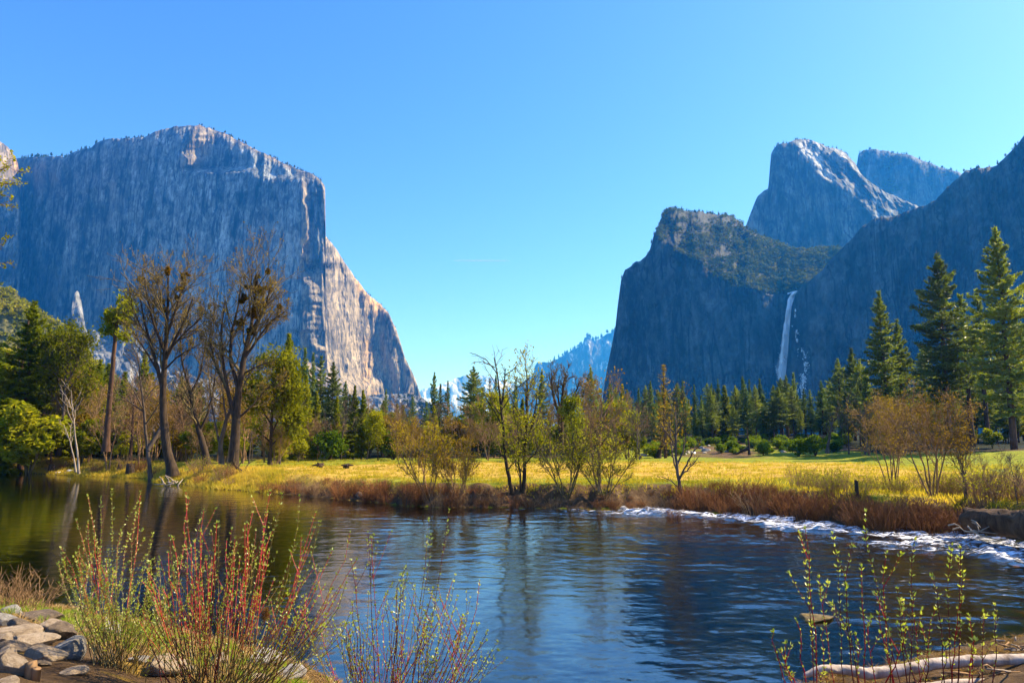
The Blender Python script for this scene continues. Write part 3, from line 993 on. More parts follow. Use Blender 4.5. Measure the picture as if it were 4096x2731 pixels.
bush_mass('talus_woods', 1500, talus_sampler, 5.0, M['hillbrush'], 'mass of small trees among the pale talus under the great cliff', 7)


def peak_sampler(R, n):
    px = R.uniform(3440, 3840, n)
    tp = pb_top0(px)
    py = tp + 4 + R.uniform(0, 170, n)
    dens = fbm(px * 0.014, py * 0.02, 3, 135) + 0.3
    keep = R.uniform(0, 1, n) < dens
    px, py = px[keep], py[keep]
    return P(px, py, pb_depth(px, py, py - pb_top0(px)) - 2), R.uniform(0.5, 1.2, len(px))


bush_mass('peak_brush', 2000, peak_sampler, 6.0, M['hillbrush'], 'mass of scrub on the slopes of the rear peak', 8)

# --- waterfall, its ice and the lip
m, t, out = nmat('falling water')
pos = geo_pos(t)
n1 = noise(t, mapping(t, pos, (0.35, 0.35, 0.022)), 1.0, 5, 0.6)
d = N(t, 'BsdfDiffuse'); d.inputs[0].default_value = (0.95, 0.97, 0.98, 1)
tr = N(t, 'BsdfTransparent')
mx = N(t, 'MixShader')
at = N(t, 'Attribute', attribute_name='veil').outputs['Fac']
t.links.new(sramp(t, math_(t, 'MULTIPLY', at, math_(t, 'ADD', n1, 0.55)), 0.05, 0.62), mx.inputs[0])
t.links.new(tr.outputs[0], mx.inputs[1]); t.links.new(d.outputs[0], mx.inputs[2])
t.links.new(mx.outputs[0], out.inputs[0])
M['fall'] = m
fx = np.interp
rows = np.linspace(1166, 1518, 90)
cen = np.interp(rows, [1166, 1180, 1200, 1260, 1320, 1400, 1518], [3181, 3170, 3164, 3158, 3151, 3146, 3142])
hw = np.interp(rows, [1166, 1180, 1200, 1300, 1400, 1518], [11, 11, 15, 20, 26, 38])
V, veil = [], []
K = 15
for k in range(K):
    u = k / (K - 1) * 2 - 1
    px = cen + u * hw * (1 + 0.12 * vn(rows * 0.05, rows * 0 + k, 3))
    D = wf_depth(px, rows, 200) - 16 - 9 * math.sqrt(max(0, 1 - u * u)) + sstep(1166, 1190, rows) * 0
    V.append(P(px, rows, D)); veil.append((1 - abs(u) ** 2.2) * np.interp(rows, [1166, 1180, 1400, 1518], [1.5, 1.45, 1.2, 0.75]) + 0 * rows)
for k in range(K):                     # the back of the plunging column
    u = 1 - k / (K - 1) * 2
    px = cen + u * hw
    D = wf_depth(px, rows, 200) - 16 + 5 * math.sqrt(max(0, 1 - u * u))
    V.append(P(px, rows, D)); veil.append(0.35 * (1 - abs(u) ** 2) + 0 * rows)
V = np.stack(V); n, mm = V.shape[:2]
i = np.arange(n)[:, None] * mm; i2 = ((np.arange(n) + 1) % n)[:, None] * mm
j = np.arange(mm - 1)[None, :]
F = np.stack([i + j, i2 + j, i2 + j + 1, i + j + 1], -1).reshape(-1, 4)
me = mesh_np('waterfall', V.reshape(-1, 3), F, M['fall'], True)
float_attr(me, 'veil', np.stack(veil).ravel())
wfo = tag(obj('waterfall', me), 'tall thin white waterfall plunging down the dark shaded wall', 'waterfall')
# spray drifting round the foot of the fall
mv, mf, ml = [], [], []
for a in range(13):
    for b_ in range(25):
        th = math.pi * a / 12; ph = 2 * math.pi * b_ / 24
        px = 3140 + 44 * math.sin(th) * math.cos(ph); py = 1478 - 74 * math.cos(th)
        q = P(px, py, float(wf_depth(np.array([3142.0]), np.array([1478.0]), 200)[0]) - 30 + 14 * math.sin(th) * math.sin(ph))
        mv.append(q); ml.append(0.30 * math.sin(th) * abs(math.sin(ph)) ** 1.5)
for a in range(12):
    for b_ in range(24):
        mf.append((a * 25 + b_, a * 25 + b_ + 1, a * 25 + 26 + b_, a * 25 + 25 + b_))
mm_ = mesh_np('mist', np.array(mv), np.array(mf), M['fall'], True)
float_attr(mm_, 'veil', ml)
obj('mist', mm_, wfo)
# sunlit crest of the fall
R = np.random.default_rng(77)
pxs = np.linspace(3150, 3205, 12)
crest = []
for k in range(5):
    pyc = np.interp(pxs, [3150, 3165, 3205], [1177, 1172, 1164]) - k * 1.5
    crest.append(P(pxs, pyc, wf_depth(pxs, pyc, 200) - 18 + k * 7))
crest = np.stack(crest, 0); crest[1:-1, :, 2] += 1.2
F = []
for a in range(4):
    for b_ in range(11):
        F.append((a * 12 + b_, a * 12 + b_ + 1, a * 12 + 13 + b_, a * 12 + 12 + b_))
m, t, out = nmat('white water')
d = N(t, 'BsdfPrincipled', Roughness=0.5); d.inputs['Base Color'].default_value = (0.86, 0.88, 0.9, 1)
t.links.new(d.outputs[0], out.inputs[0])
M['white'] = m
cr = obj('crest', mesh_np('crest', crest.reshape(-1, 3), np.array(F), m, True), wfo)


def ice(label, pts, n, seed, spread):
    """frozen spray: crusts of ice on the wall"""
    R = np.random.default_rng(seed)
    pts = np.array(pts, float)
    u = R.uniform(0, len(pts) - 1, n)
    k = np.minimum(u.astype(int), len(pts) - 2)
    f = u - k
    c = pts[k] * (1 - f)[:, None] + pts[k + 1] * f[:, None]
    px = c[:, 0] + R.normal(0, 1, n) * c[:, 2] * 0.6
    py = c[:, 1] + R.normal(0, 1, n) * spread
    keep = vn(px * 0.09, py * 0.05, seed) > -0.15
    px, py = px[keep], py[keep]
    q = P(px, py, np.minimum(wf_depth(px, py, 200), rw_depth(px, py, 200) + np.where(px > 3150, 0, 500)) - 2.0)
    d = rnd_dirs(R, len(q)) * 0.5 + np.array([0, 0, 1.0])
    d /= np.linalg.norm(d, axis=1)[:, None]
    V, F = blades(q, d, R.uniform(1.5, 5.5, len(q)), R.uniform(0.6, 1.6, len(q)), R, 0.2)
    return tag(obj('ice_patch', mesh_np('ice_patch', V, F, M['white'])), label, 'ice', 'frozen spray beside the waterfall')


ice('ragged pale ice down the wall just past the waterfall, broadest patch', [(3186, 1330, 5), (3192, 1360, 7), (3205, 1410, 9), (3222, 1450, 14), (3214, 1500, 12), (3208, 1560, 12), (3200, 1580, 9)], 900, 1, 10)
ice('thin pale ice fringe along the near edge of the waterfall', [(3131, 1380, 4), (3124, 1420, 7), (3126, 1470, 4)], 220, 2, 10)
ice('small low ice patch on the wall below the fringe', [(3104, 1466, 4), (3112, 1490, 7), (3116, 1510, 5)], 130, 3, 6)
ice('scattered ice flecks on the upper wall beside the waterfall', [(3183, 1225, 4), (3182, 1270, 6), (3180, 1310, 8)], 110, 4, 14)

# ------------------------------------------------------------------ trees: kinds as lists of (part name, mesh)
def conifer(seed, H=30.0, Wd=4.2, cb=0.18, shape='cone', dens=1.0, mat='pine', blade=(0.75, 0.17), lean=0.0):
    R = np.random.default_rng(seed)
    T = Tubes()
    zz = np.linspace(-0.6, H, 14)
    cx = 0.15 * np.cumsum(R.normal(0, 0.25, 14)); cx -= cx[0]
    cyy = 0.15 * np.cumsum(R.normal(0, 0.25, 14)); cyy -= cyy[0]
    r0 = H * 0.0125
    T.add(np.stack([cx, cyy, zz], 1), r0 * (1 - np.linspace(0, 1, 14)) ** 0.8 + 0.03, 8)
    C, Dd, L, Wb = [], [], [], []
    z = H * cb
    az = R.uniform(0, 6.28)
    while z < H - 0.3:
        t = (z - H * cb) / (H * (1 - cb))
        if shape == 'cone':
            prof = (1 - t) ** 0.85 * (0.72 + 0.28 * min(1, t * 6))
        elif shape == 'pine':
            prof = math.sin(min(1, 0.20 + 0.80 * (1 - t)) * math.pi * 0.55) ** 1.0 * (0.55 + 0.45 * min(1, t * 4)) * (1 - t ** 5)
        else:
            prof = (1 - t) ** 0.6 * 0.9
        nb = R.integers(3, 6)
        for k in range(nb):
            az += 2.4 + R.normal(0, 0.35)
            ln = max(0.35, Wd * prof * R.uniform(0.42, 1.22) * (1 + 0.28 * math.sin(az * 1.0 + seed) * math.sin(z * 0.55 + seed * 1.7)))
            if R.random() < 0.06:
                ln *= 0.4
            el = math.radians(np.interp(t, [0, 0.5, 1], [-14, 2, 38]) + R.normal(0, 7))
            d = np.array([math.cos(az) * math.cos(el), math.sin(az) * math.cos(el), math.sin(el)])
            u = np.linspace(0, 1, 5)
            bx = np.interp(z, zz, cx); by = np.interp(z, zz, cyy)
            pts = np.array([bx, by, z]) + d * ln * u[:, None]
            pts[:, 2] += ln * 0.10 * (u ** 2) - ln * 0.10 * np.sin(u * math.pi) * 0.6
            T.add(pts, np.linspace(0.018 * ln + 0.015, 0.012, 5), 3, False)
            n = max(5, int(dens * ln * 13))
            uu = 1 - R.uniform(0, 1, n) ** 1.25 * 0.78
            c = np.stack([np.interp(uu, u, pts[:, i]) for i in range(3)], 1)
            side = np.array([-math.sin(az), math.cos(az), 0.0])
            spread = ln * 0.26 * np.sin(np.clip((1.08 - uu) * 3.0, 0, 1.57))
            c += side * (R.normal(0, 0.6, n) * spread)[:, None]
            c[:, 2] += R.normal(0.05, 0.13, n) * (0.6 + 0.12 * ln)
            dd = d * 0.55 + side * R.normal(0, 0.6, n)[:, None] + R.normal(0, 0.35, (n, 3)) + np.array([0, 0, 0.25])
            dd /= np.linalg.norm(dd, axis=1)[:, None]
            C.append(c); Dd.append(dd)
        z += R.uniform(0.32, 0.62) * H / 30.0 * (1.5 if shape == 'sparse' else 1.0)
    C = np.concatenate(C); Dd = np.concatenate(Dd)
    n = len(C)
    V, F = blades(C, Dd, blade[0] * R.uniform(0.6, 1.3, n), blade[1] * R.uniform(0.7, 1.5, n), R, 0.08)
    return [('trunk', T.mesh('trunk', M['bark_pine'])), ('crown', mesh_np('crown', V, F, M[mat]))], H


def grow(T, p, d, L, r, lev, R, tips, up=0.12, spread=38, twist=0.16, kids=(7, 6, 5, 4), minr=0.010, ratio=0.58, maxlev=3, droop=0.0):
    n = 6 if lev < 2 else 4
    pts = [np.array(p, float)]
    d = np.array(d, float); d /= np.linalg.norm(d)
    for k in range(n):
        d = d + R.normal(0, twist, 3) + np.array([0, 0, up - droop * lev])
        d /= np.linalg.norm(d)
        pts.append(pts[-1] + d * L / n)
    pts = np.array(pts)
    rad = np.linspace(r, max(minr, r * 0.42), n + 1)
    T.add(pts, rad, 6 if lev == 0 else (4 if lev == 1 else 3), False)
    side_shoots(T, pts, rad, L, lev, R, tips, up, spread, twist, kids, minr, ratio, maxlev, droop, 0.28)


def side_shoots(T, pts, rad, L, lev, R, tips, up, spread, twist, kids, minr, ratio, maxlev, droop, start):
    if lev >= maxlev:
        tips.append((pts[-1], pts[-1] - pts[-2]))
        tips.append((pts[len(pts) // 2], pts[-1] - pts[-2]))
        return
    K = kids[min(lev, len(kids) - 1)]
    seg = np.concatenate([[0], np.cumsum(np.linalg.norm(np.diff(pts, axis=0), axis=1))])
    seg /= seg[-1]
    az = R.uniform(0, 6.28)
    for k in range(K):
        u = start + (1 - start) * (k + R.uniform(0.1, 0.9)) / K
        c = np.array([np.interp(u, seg, pts[:, i]) for i in range(3)])
        rr = float(np.interp(u, seg, rad))
        i = min(len(pts) - 2, int(u * (len(pts) - 1)))
        ax = pts[i + 1] - pts[i]; ax = ax / np.linalg.norm(ax)
        az += 2.4 + R.normal(0, 0.5)
        a = np.cross(ax, [0.2, 0.9, 0.1]); a /= np.linalg.norm(a)
        b = np.cross(ax, a)
        s = math.radians(spread * R.uniform(0.65, 1.35))
        dd = ax * math.cos(s) + (a * math.cos(az) + b * math.sin(az)) * math.sin(s)
        ln = L * ratio * R.uniform(0.6, 1.15) * (1.15 - 0.45 * u)
        grow(T, c, dd, ln, max(minr, rr * 0.6), lev + 1, R, tips, up, spread, twist, kids, minr, ratio, maxlev, droop)


def leaf_cloud(name, tips, per, spread, size, R, mat, aspect=0.55):
    if not tips:
        return None
    P0 = np.array([t_[0] for t_ in tips]); D0 = np.array([t_[1] for t_ in tips])
    D0 = D0 / (np.linalg.norm(D0, axis=1)[:, None] + 1e-9)
    k = max(1, int(per))
    keep = R.uniform(0, 1, len(P0)) < (per if per < 1 else 1)
    P0 = np.repeat(P0[keep], k, 0); D0 = np.repeat(D0[keep], k, 0)
    n = len(P0)
    c = P0 + R.normal(0, spread, (n, 3))
    d = D0 + R.normal(0, 0.7, (n, 3))
    d /= np.linalg.norm(d, axis=1)[:, None]
    s = size * R.uniform(0.6, 1.4, n)
    V, F = blades(c, d, s, s * aspect, R, 0.1)
    return mesh_np(name, V, F, mat)


def broadleaf(seed, H=12.0, forks=1, spread=38, kids=(7, 6, 5), bark='bark_dark', leaf=None, per=2, size=0.3, lspread=0.25, up=0.10, minr=0.016, r0=None, splay=0.25, first=0.3, ratio=0.58, maxlev=3, droop=0.0, crown='crown', twist=0.13):
    """a bare or leafing tree or a many-stemmed one"""
    R = np.random.default_rng(seed)
    T = Tubes(); tips = []
    r0 = r0 or H * 0.012
    for f in range(forks):
        a = f * 2.4 + R.uniform(0, 0.8)
        tilt = splay * (R.uniform(0.4, 1.2) if forks > 1 else R.uniform(0, 0.3))
        d = np.array([math.cos(a) * tilt, math.sin(a) * tilt, 1.0])
        h = H * R.uniform(0.72, 1.0) if forks > 1 else H * 0.85
        n = 9
        pts = [np.array([math.cos(a) * 0.12 * (forks > 1), math.sin(a) * 0.12 * (forks > 1), -0.3])]
        d /= np.linalg.norm(d)
        for k in range(n):
            d = d + R.normal(0, 0.07, 3) + np.array([0, 0, 0.03]); d /= np.linalg.norm(d)
            pts.append(pts[-1] + d * h / n)
        pts = np.array(pts)
        rad = np.linspace(r0 / math.sqrt(forks) * 1.15, minr * 1.4, n + 1)
        rad[0] *= 1.35
        T.add(pts, rad, 7, False)
        side_shoots(T, pts, rad, H * 0.62, 0, R, tips, up, spread, twist, kids, minr, ratio, maxlev, droop, first)
    parts = [('trunk', T.mesh('trunk', M[bark]))]
    if leaf:
        parts.append((crown, leaf_cloud(crown, tips, per, lspread, size, R, M[leaf])))
    return parts, H


def leafball(seed, H=4.0, Wd=3.0, leaf='bush', n=2600, size=0.28, bark='bark_dark'):
    """a dense rounded shrub or tree crown of leaf clumps on short stems"""
    R = np.random.default_rng(seed)
    T = Tubes()
    C = []
    for k in range(9):
        a = R.uniform(0, 6.28); rr = R.uniform(0.1, 0.75) * Wd * 0.5
        top = np.array([math.cos(a) * rr, math.sin(a) * rr, H * R.uniform(0.45, 0.8)])
        u = np.linspace(0, 1, 5)[:, None]
        T.add(top * u * np.array([1, 1, 1]) + np.array([0, 0, -0.15]) * (1 - u), np.linspace(0.05, 0.015, 5), 4, False)
        C.append(top)
    k = 26
    cen = rnd_dirs(R, k) * np.array([Wd * 0.36, Wd * 0.36, H * 0.34]) * R.uniform(0.45, 1.0, k)[:, None] + np.array([0, 0, H * 0.54])
    rad = R.uniform(0.16, 0.34, k) * Wd * 0.55
    ci = R.integers(0, k, n)
    d = rnd_dirs(R, n)
    c = cen[ci] + d * (rad[ci] * R.uniform(0.5, 1.0, n) ** 0.6)[:, None]
    c[:, 2] = np.maximum(c[:, 2], 0.06)
    s = size * R.uniform(0.6, 1.4, n)
    dd = d * 0.5 + rnd_dirs(R, n); dd /= np.linalg.norm(dd, axis=1)[:, None]
    V, F = blades(c, dd, s, s * 0.6, R, 0.12)
    return [('stem', T.mesh('stem', M[bark])), ('foliage', mesh_np('foliage', V, F, M[leaf]))], H


def brush(seed, H=1.8, Wd=1.6, n=46, bark='twig_russet', leaf=None, r=0.012, kids=4, arch=0.4):
    R = np.random.default_rng(seed)
    T = Tubes(); tips = []
    for k in range(n):
        a = R.uniform(0, 6.28); q = math.sqrt(R.uniform(0, 1))
        out_ = np.array([math.cos(a), math.sin(a), 0.0])
        b0 = out_ * q * Wd * 0.32
        h = H * R.uniform(0.5, 1.05)
        u = np.linspace(0, 1, 6)
        pts = b0 + out_ * (u[:, None] ** 1.5) * (q * Wd * 0.4 + R.normal(0, 0.1)) + np.array([0, 0, 1.0]) * (h * u[:, None] - 0.12 * (u[:, None] < 0.01)) - np.array([0, 0, 1.0]) * (arch * h * 0.35 * q * u[:, None] ** 3)
        pts += np.cumsum(R.normal(0, 0.022 * H, (6, 3)), 0)
        rad = np.linspace(r, r * 0.45, 6)
        T.add(pts, rad, 3, False)
        for j in range(kids):
            uu = R.uniform(0.3, 0.98)
            c = np.array([np.interp(uu, u, pts[:, i]) for i in range(3)])
            d = rnd_dirs(R, 1)[0] * 0.8 + np.array([0, 0, 0.8])
            e = c + d * H * R.uniform(0.10, 0.24)
            T.add(np.stack([c, (c + e) / 2 + R.normal(0, 0.01, 3) * H, e]), [r * 0.6, r * 0.45, r * 0.35], 3, False)
            tips.append((e, d))
    parts = [('stem', T.mesh('stem', M[bark]))]
    if leaf:
        parts.append(('foliage', leaf_cloud('foliage', tips, 2, 0.05, 0.09, R, M[leaf])))
    return parts, H


KIND = {}
for k in range(3):
    KIND['fir%d' % k] = conifer(200 + k, 30, 4.3 + 0.4 * k, 0.10 + 0.05 * k, 'cone', 1.25, 'fir', (0.85, 0.2))
    KIND['pine%d' % k] = conifer(210 + k, 32, 4.6 + 0.4 * k, 0.22 + 0.05 * k, 'pine', 1.2, 'pine', (0.95, 0.22))
    KIND['cedar%d' % k] = conifer(220 + k, 24, 3.8, 0.05, 'cone', 1.6, 'olive', (0.8, 0.26))
    KIND['bare%d' % k] = broadleaf(230 + k, 13, 2 if k == 1 else 1, 36, (9, 7, 5), 'twig_tan' if k else 'twig_grey', None, minr=0.022, up=0.08)
    KIND['bud%d' % k] = broadleaf(240 + k, 12, 1 + k, 36, (8, 6, 5), 'twig_tan', 'gold', 2, 0.30, 0.3, minr=0.02)
    KIND['leafy%d' % k] = broadleaf(250 + k, 12, 1, 40, (9, 7, 5), 'bark_dark', ('olive', 'yellow', 'olive')[k], 5, 0.42, 0.45, minr=0.02)
    KIND['brush%d' % k] = brush(260 + k, 1.8, 1.9, 60, 'twig_russet', None, 0.015)
    KIND['tanbrush%d' % k] = brush(270 + k, 1.6, 1.7, 44, 'twig_tan', 'yellow' if k == 1 else None, 0.013)
    KIND['bush%d' % k] = leafball(280 + k, 2.2, 3.0, 'bush', 1500, 0.26)
for k in range(3):
    KIND['mass%d' % k] = leafball(290 + k, 7.0, 5.2, ('olive', 'yellow', 'gold')[k], 2600, 0.42, 'twig_brown')
KIND['tallpine'] = conifer(300, 38, 5.0, 0.16, 'pine', 1.7, 'pine', (0.85, 0.2))
KIND['tallpine2'] = conifer(301, 38, 5.6, 0.24, 'pine', 1.6, 'pine', (0.85, 0.2))
KIND['midpine'] = conifer(302, 32, 5.2, 0.20, 'cone', 1.6, 'pine', (0.85, 0.2))
KIND['greenpine'] = conifer(305, 32, 5.0, 0.14, 'pine', 1.3, 'olive', (0.9, 0.24))
for k in range(3):
    KIND['rough%d' % k] = conifer(340 + k, 30, 3.4 + 0.5 * k, 0.22 + 0.1 * k, ('sparse', 'pine', 'sparse')[k], (0.9, 0.8, 0.65)[k], ('fir', 'pine', 'fir')[k], (0.95, 0.24))
KIND['thinpine'] = conifer(303, 30, 3.2, 0.40, 'sparse', 1.2, 'pine', (0.9, 0.22))
KIND['redspire'] = conifer(304, 22, 3.0, 0.12, 'sparse', 0.35, 'gold', (0.7, 0.14))
KIND['willow'] = broadleaf(310, 6.5, 7, 26, (7, 5, 4), 'twig_tan', 'gold', 2, 0.13, 0.18, 0.12, 0.016, 0.10, 0.5, 0.2, 0.5)
KIND['willow2'] = broadleaf(311, 5.0, 8, 30, (6, 5, 3), 'twig_brown', 'yellow', 2, 0.11, 0.22, 0.06, 0.016, 0.09, 0.55, 0.25, 0.55)
KIND['alder'] = broadleaf(312, 9.0, 7, 40, (9, 6, 4), 'twig_tan', 'gold', 1, 0.13, 0.25, 0.02, 0.015, 0.16, 0.30, 0.35, 0.50)
KIND['slimtree'] = broadleaf(313, 10, 1, 38, (11, 5, 3), 'bark_dark', 'gold', 0.5, 0.2, 0.15, 0.03, 0.014, 0.15, 0.2, 0.25, 0.42)
KIND['greentree'] = broadleaf(314, 8.5, 2, 42, (10, 6, 4), 'bark_dark', 'yellow', 2, 0.22, 0.24, 0.03, 0.013, 0.16, 0.3, 0.22, 0.48)
KIND['tantree'] = broadleaf(315, 7.5, 2, 42, (11, 6, 4), 'twig_tan', 'gold', 0.4, 0.16, 0.15, 0.03, 0.013, 0.13, 0.3, 0.2, 0.48)
KIND['vase'] = broadleaf(316, 8.0, 5, 40, (9, 6, 4), 'twig_grey', 'gold', 0.6, 0.17, 0.2, 0.05, 0.013, 0.15, 0.30, 0.35, 0.45)
KIND['darkoak'] = broadleaf(317, 13, 3, 34, (8, 7, 5), 'bark_dark', None, minr=0.022, r0=0.32, splay=0.4, first=0.3, up=0.10)
KIND['tinyfir'] = conifer(330, 10, 1.9, 0.05, 'cone', 0.55, 'fir', (1.0, 0.45))
KIND['tinypine'] = conifer(331, 10, 2.3, 0.30, 'pine', 0.55, 'fir', (1.1, 0.5))


def plant(kind, name, loc, H, label, cat, group=None, wide=1.0, rz=None, tilt=(0, 0), seed=0):
    parts, H0 = KIND[kind]
    s = H / H0
    if rz is None:
        rz = random.Random(hash((round(loc[0], 2), round(loc[1], 2), seed))).uniform(0, 6.28)
    e = root(name, loc, label, cat, group, scale=(s * wide, s * wide, s), rot=(tilt[0], tilt[1], rz))
    for pn, me in parts:
        if me is not None:
            obj(pn, me, e)
    return e


def stand(kind, name, px, top, D, label, cat='tree', group=None, wide=1.0, rz=None, tilt=(0, 0), base=None):
    """plant a tree of this kind on the ground at distance D so that it is as tall as in the photograph"""
    pm = (top + (base or 1800)) / 2
    q = P(px, pm, D)
    x, y = float(q[0]), float(q[1])
    z = gz(x, y)
    zt = float(P(px, top, D)[2])
    return plant(kind, name, (x, y, z - 0.05), zt - z, label, cat, group, wide, rz, tilt)


# --- conifers one can tell apart
CON = [
    ('tallpine', 4018, 905, 112, 1.0, 'tallest pine of the valley, towering beside the sheer dark wall'),
    ('tallpine2', 3768, 1000, 124, 1.0, 'second tallest dark pine, with a sharp spire and full dense crown'),
    ('midpine', 3538, 1164, 132, 1.0, 'tall green pine with pointed top just past the waterfall cliff'),
    ('midpine', 3604, 1275, 140, 0.9, 'shorter pine pressed against the far side of the tall green pointed pine'),
    ('thinpine', 3869, 1176, 128, 1.1, 'slim pine between the two tallest pines, with long bare lower trunk'),
    ('thinpine', 3930, 1170, 136, 1.0, 'leaning slim pine with thin crown next to the tallest pine'),
    ('pine0', 4078, 1250, 150, 1.0, 'pine half cut by the frame behind the tallest pine'),
    ('pine1', 3700, 1380, 160, 1.0, 'lower pine in the gap before the second tallest pine'),
    ('fir1', 3825, 1420, 165, 1.0, 'dark fir filling the gap under the second tallest pine'),
    ('pine2', 3975, 1420, 160, 1.0, 'pine filling the gap below the slim leaning pine'),
    ('pine0', 3412, 1390, 170, 1.0, 'pointed pine standing above its row at the foot of the dark wall'),
    ('pine1', 3364, 1432, 176, 1.0, 'pine just shorter than the pointed one above its row, on its waterfall side'),
    ('pine2', 3446, 1440, 165, 1.0, 'pine at the shoulder of the pointed one above its row'),
    ('fir0', 3326, 1512, 190, 1.0, 'small fir between the ice streak and the pine row'),
    ('fir2', 3291, 1520, 195, 1.0, 'small fir standing under the ragged ice streak'),
    ('fir0', 3180, 1486, 190, 0.9, 'fir whose tip stands between the waterfall and the ice'),
    ('pine1', 3149, 1500, 180, 0.9, 'bright green pine right under the foot of the waterfall'),
    ('pine2', 3128, 1507, 182, 0.9, 'twin of the bright pine under the waterfall, a step nearer the prow'),
    ('fir1', 3045, 1514, 185, 1.0, 'broad fir with rounded tip a little short of the waterfall'),
    ('fir2', 2977, 1502, 188, 0.8, 'slender fir, the highest tip in the middle of the treeline under the wall'),
    ('fir0', 3003, 1514, 190, 0.8, 'fir leaning on the slender highest fir of the treeline'),
    ('pine0', 2947, 1540, 190, 0.9, 'lower fir before the slender highest fir of the treeline'),
    ('fir1', 2875, 1516, 186, 0.8, 'narrow fir, taller of the pair under the middle of the shaded wall'),
    ('fir2', 2850, 1530, 186, 0.8, 'narrow fir, shorter of the pair under the middle of the shaded wall'),
    ('fir0', 2781, 1534, 190, 0.8, 'fir standing alone above the treeline by the middle of the shaded wall'),
    ('fir1', 2733, 1522, 180, 0.8, 'fir with full crown beside the reddish dying spire'),
    ('redspire', 2657, 1455, 120, 1.1, 'reddish dying spire with bare tip in front of the shaded wall'),
    ('fir2', 2606, 1521, 175, 0.8, 'green fir on the prow side of the reddish dying spire'),
    ('fir0', 2556, 1549, 180, 0.9, 'smaller green fir two along from the reddish dying spire'),
    ('cedar0', 2489, 1530, 150, 0.8, 'round topped yellowish conifer under the prow of the waterfall wall'),
    ('fir2', 2446, 1534, 190, 0.8, 'dull green fir at the very foot of the waterfall wall prow'),
    ('pine1', 2362, 1467, 150, 0.9, 'dark pine standing alone against the hazy blue far ridge'),
    ('pine0', 2166, 1477, 145, 0.7, 'dark pine tip above the yellow trees, before the far ridge'),
    ('pine2', 1892, 1461, 140, 0.9, 'ragged dark pine, tallest in the gap between the great cliffs'),
    ('fir0', 1983, 1495, 150, 0.7, 'thin fir next to the ragged pine in the gap'),
    ('redspire', 1958, 1510, 150, 0.9, 'rusty thin conifer between the ragged pine and the bent bare tree'),
    ('fir1', 2062, 1516, 160, 0.7, 'pale fir seen through the bent bare tree'),
    ('fir2', 1736, 1486, 150, 0.7, 'slender fir beside the foot of the great cliff, tallest of three'),
    ('fir0', 1760, 1530, 152, 0.8, 'middle and lowest fir of the three by the great cliff'),
    ('fir1', 1789, 1523, 150, 0.7, 'third slender fir of the three, on the gap side'),
    ('pine0', 1329, 1446, 120, 0.9, 'open branched pine with tiered limbs against the pale cliff flank'),
    ('thinpine', 1279, 1423, 124, 1.0, 'thin see-through pine against the pale cliff foot'),
    ('fir0', 1247, 1405, 128, 0.7, 'narrow dark fir between the leafy yellow tree and the thin pine'),
    ('fir1', 1212, 1393, 124, 0.8, 'dark fir just behind the leafy yellow tree, tall tip'),
    ('cedar1', 1222, 1494, 110, 0.9, 'dark green dense conifer beside the bright leafy tree'),
    ('cedar2', 1262, 1560, 112, 1.0, 'lower dense conifer below the narrow dark fir'),
    ('cedar0', 1346, 1580, 112, 0.9, 'dense green conifer below the open branched pine'),
    ('fir2', 1380, 1520, 130, 0.8, 'fir at the shoulder of the open branched pine'),
    ('cedar1', 1416, 1537, 115, 0.9, 'bushy topped conifer under the shaded end of the cliff flank'),
    ('cedar2', 1449, 1556, 112, 0.9, 'second bushy conifer under the shaded end of the cliff flank'),
    ('fir0', 1541, 1553, 150, 0.8, 'single fir tip by the white scree below the cliff corner'),
    ('cedar0', 1147, 1325, 105, 0.9, 'brownish green conifer rising behind the second mistletoe oak'),
    ('greenpine', 115, 1206, 92, 1.15, 'big green pine in front of the wooded hillside'),
    ('greenpine', 178, 1300, 98, 0.8, 'thin trunked conifer beside the big green pine'),
    ('cedar1', 20, 1400, 90, 1.2, 'dense green conifer cut by the frame in front of the hillside'),
    ('cedar2', 222, 1296, 108, 1.0, 'conifer between the big green pine and the budding tree'),
    ('cedar0', 390, 1430, 112, 1.0, 'green conifer between the budding tree and the snapped pine'),
    ('cedar1', 570, 1400, 118, 1.0, 'green conifer behind the limbs of the big bare oak'),
    ('fir2', 720, 1500, 125, 1.0, 'green conifer seen between the two mistletoe oaks'),
    ('cedar2', 900, 1520, 120, 1.0, 'green conifer low behind the second mistletoe oak'),
]
for kd, px, top, D, wd, lab in CON:
    stand(kd, 'conifer', px, top, D, lab, 'conifer', wide=wd * 1.18)

# --- fillers that nothing tells apart: the dark wood behind the meadow
R = random.Random(4)
for k in range(108):
    px = R.uniform(2420, 3420)
    top = R.uniform(1530, 1640)
    stand(R.choice(['fir0', 'fir1', 'cedar0', 'pine1', 'rough0', 'rough1', 'rough2', 'pine2']), 'conifer', px, top, R.uniform(160, 220), 'one of the conifers crowded below the taller tips under the shaded wall', 'conifer', 'conifers crowded under the shaded wall', R.uniform(0.9, 1.6))
for k in range(40):
    px = R.uniform(3420, 4180)
    top = R.uniform(1480, 1640)
    stand(R.choice(['pine0', 'pine1', 'pine2', 'rough0', 'rough1', 'rough2']), 'conifer', px, top, R.uniform(135, 190), 'one of the dark pines crowded among the trunks of the tallest pines', 'conifer', 'pines crowded behind the tallest pines', 1.3)
for k in range(46):
    px = R.uniform(1180, 2420)
    top = R.uniform(1560, 1670)
    stand(R.choice(['cedar0', 'cedar1', 'rough0', 'rough1', 'pine2', 'rough2']), 'conifer', px, top, R.uniform(128, 180), 'one of the low conifers massed at the far side of the meadow', 'conifer', 'low conifers behind the meadow', 1.4)
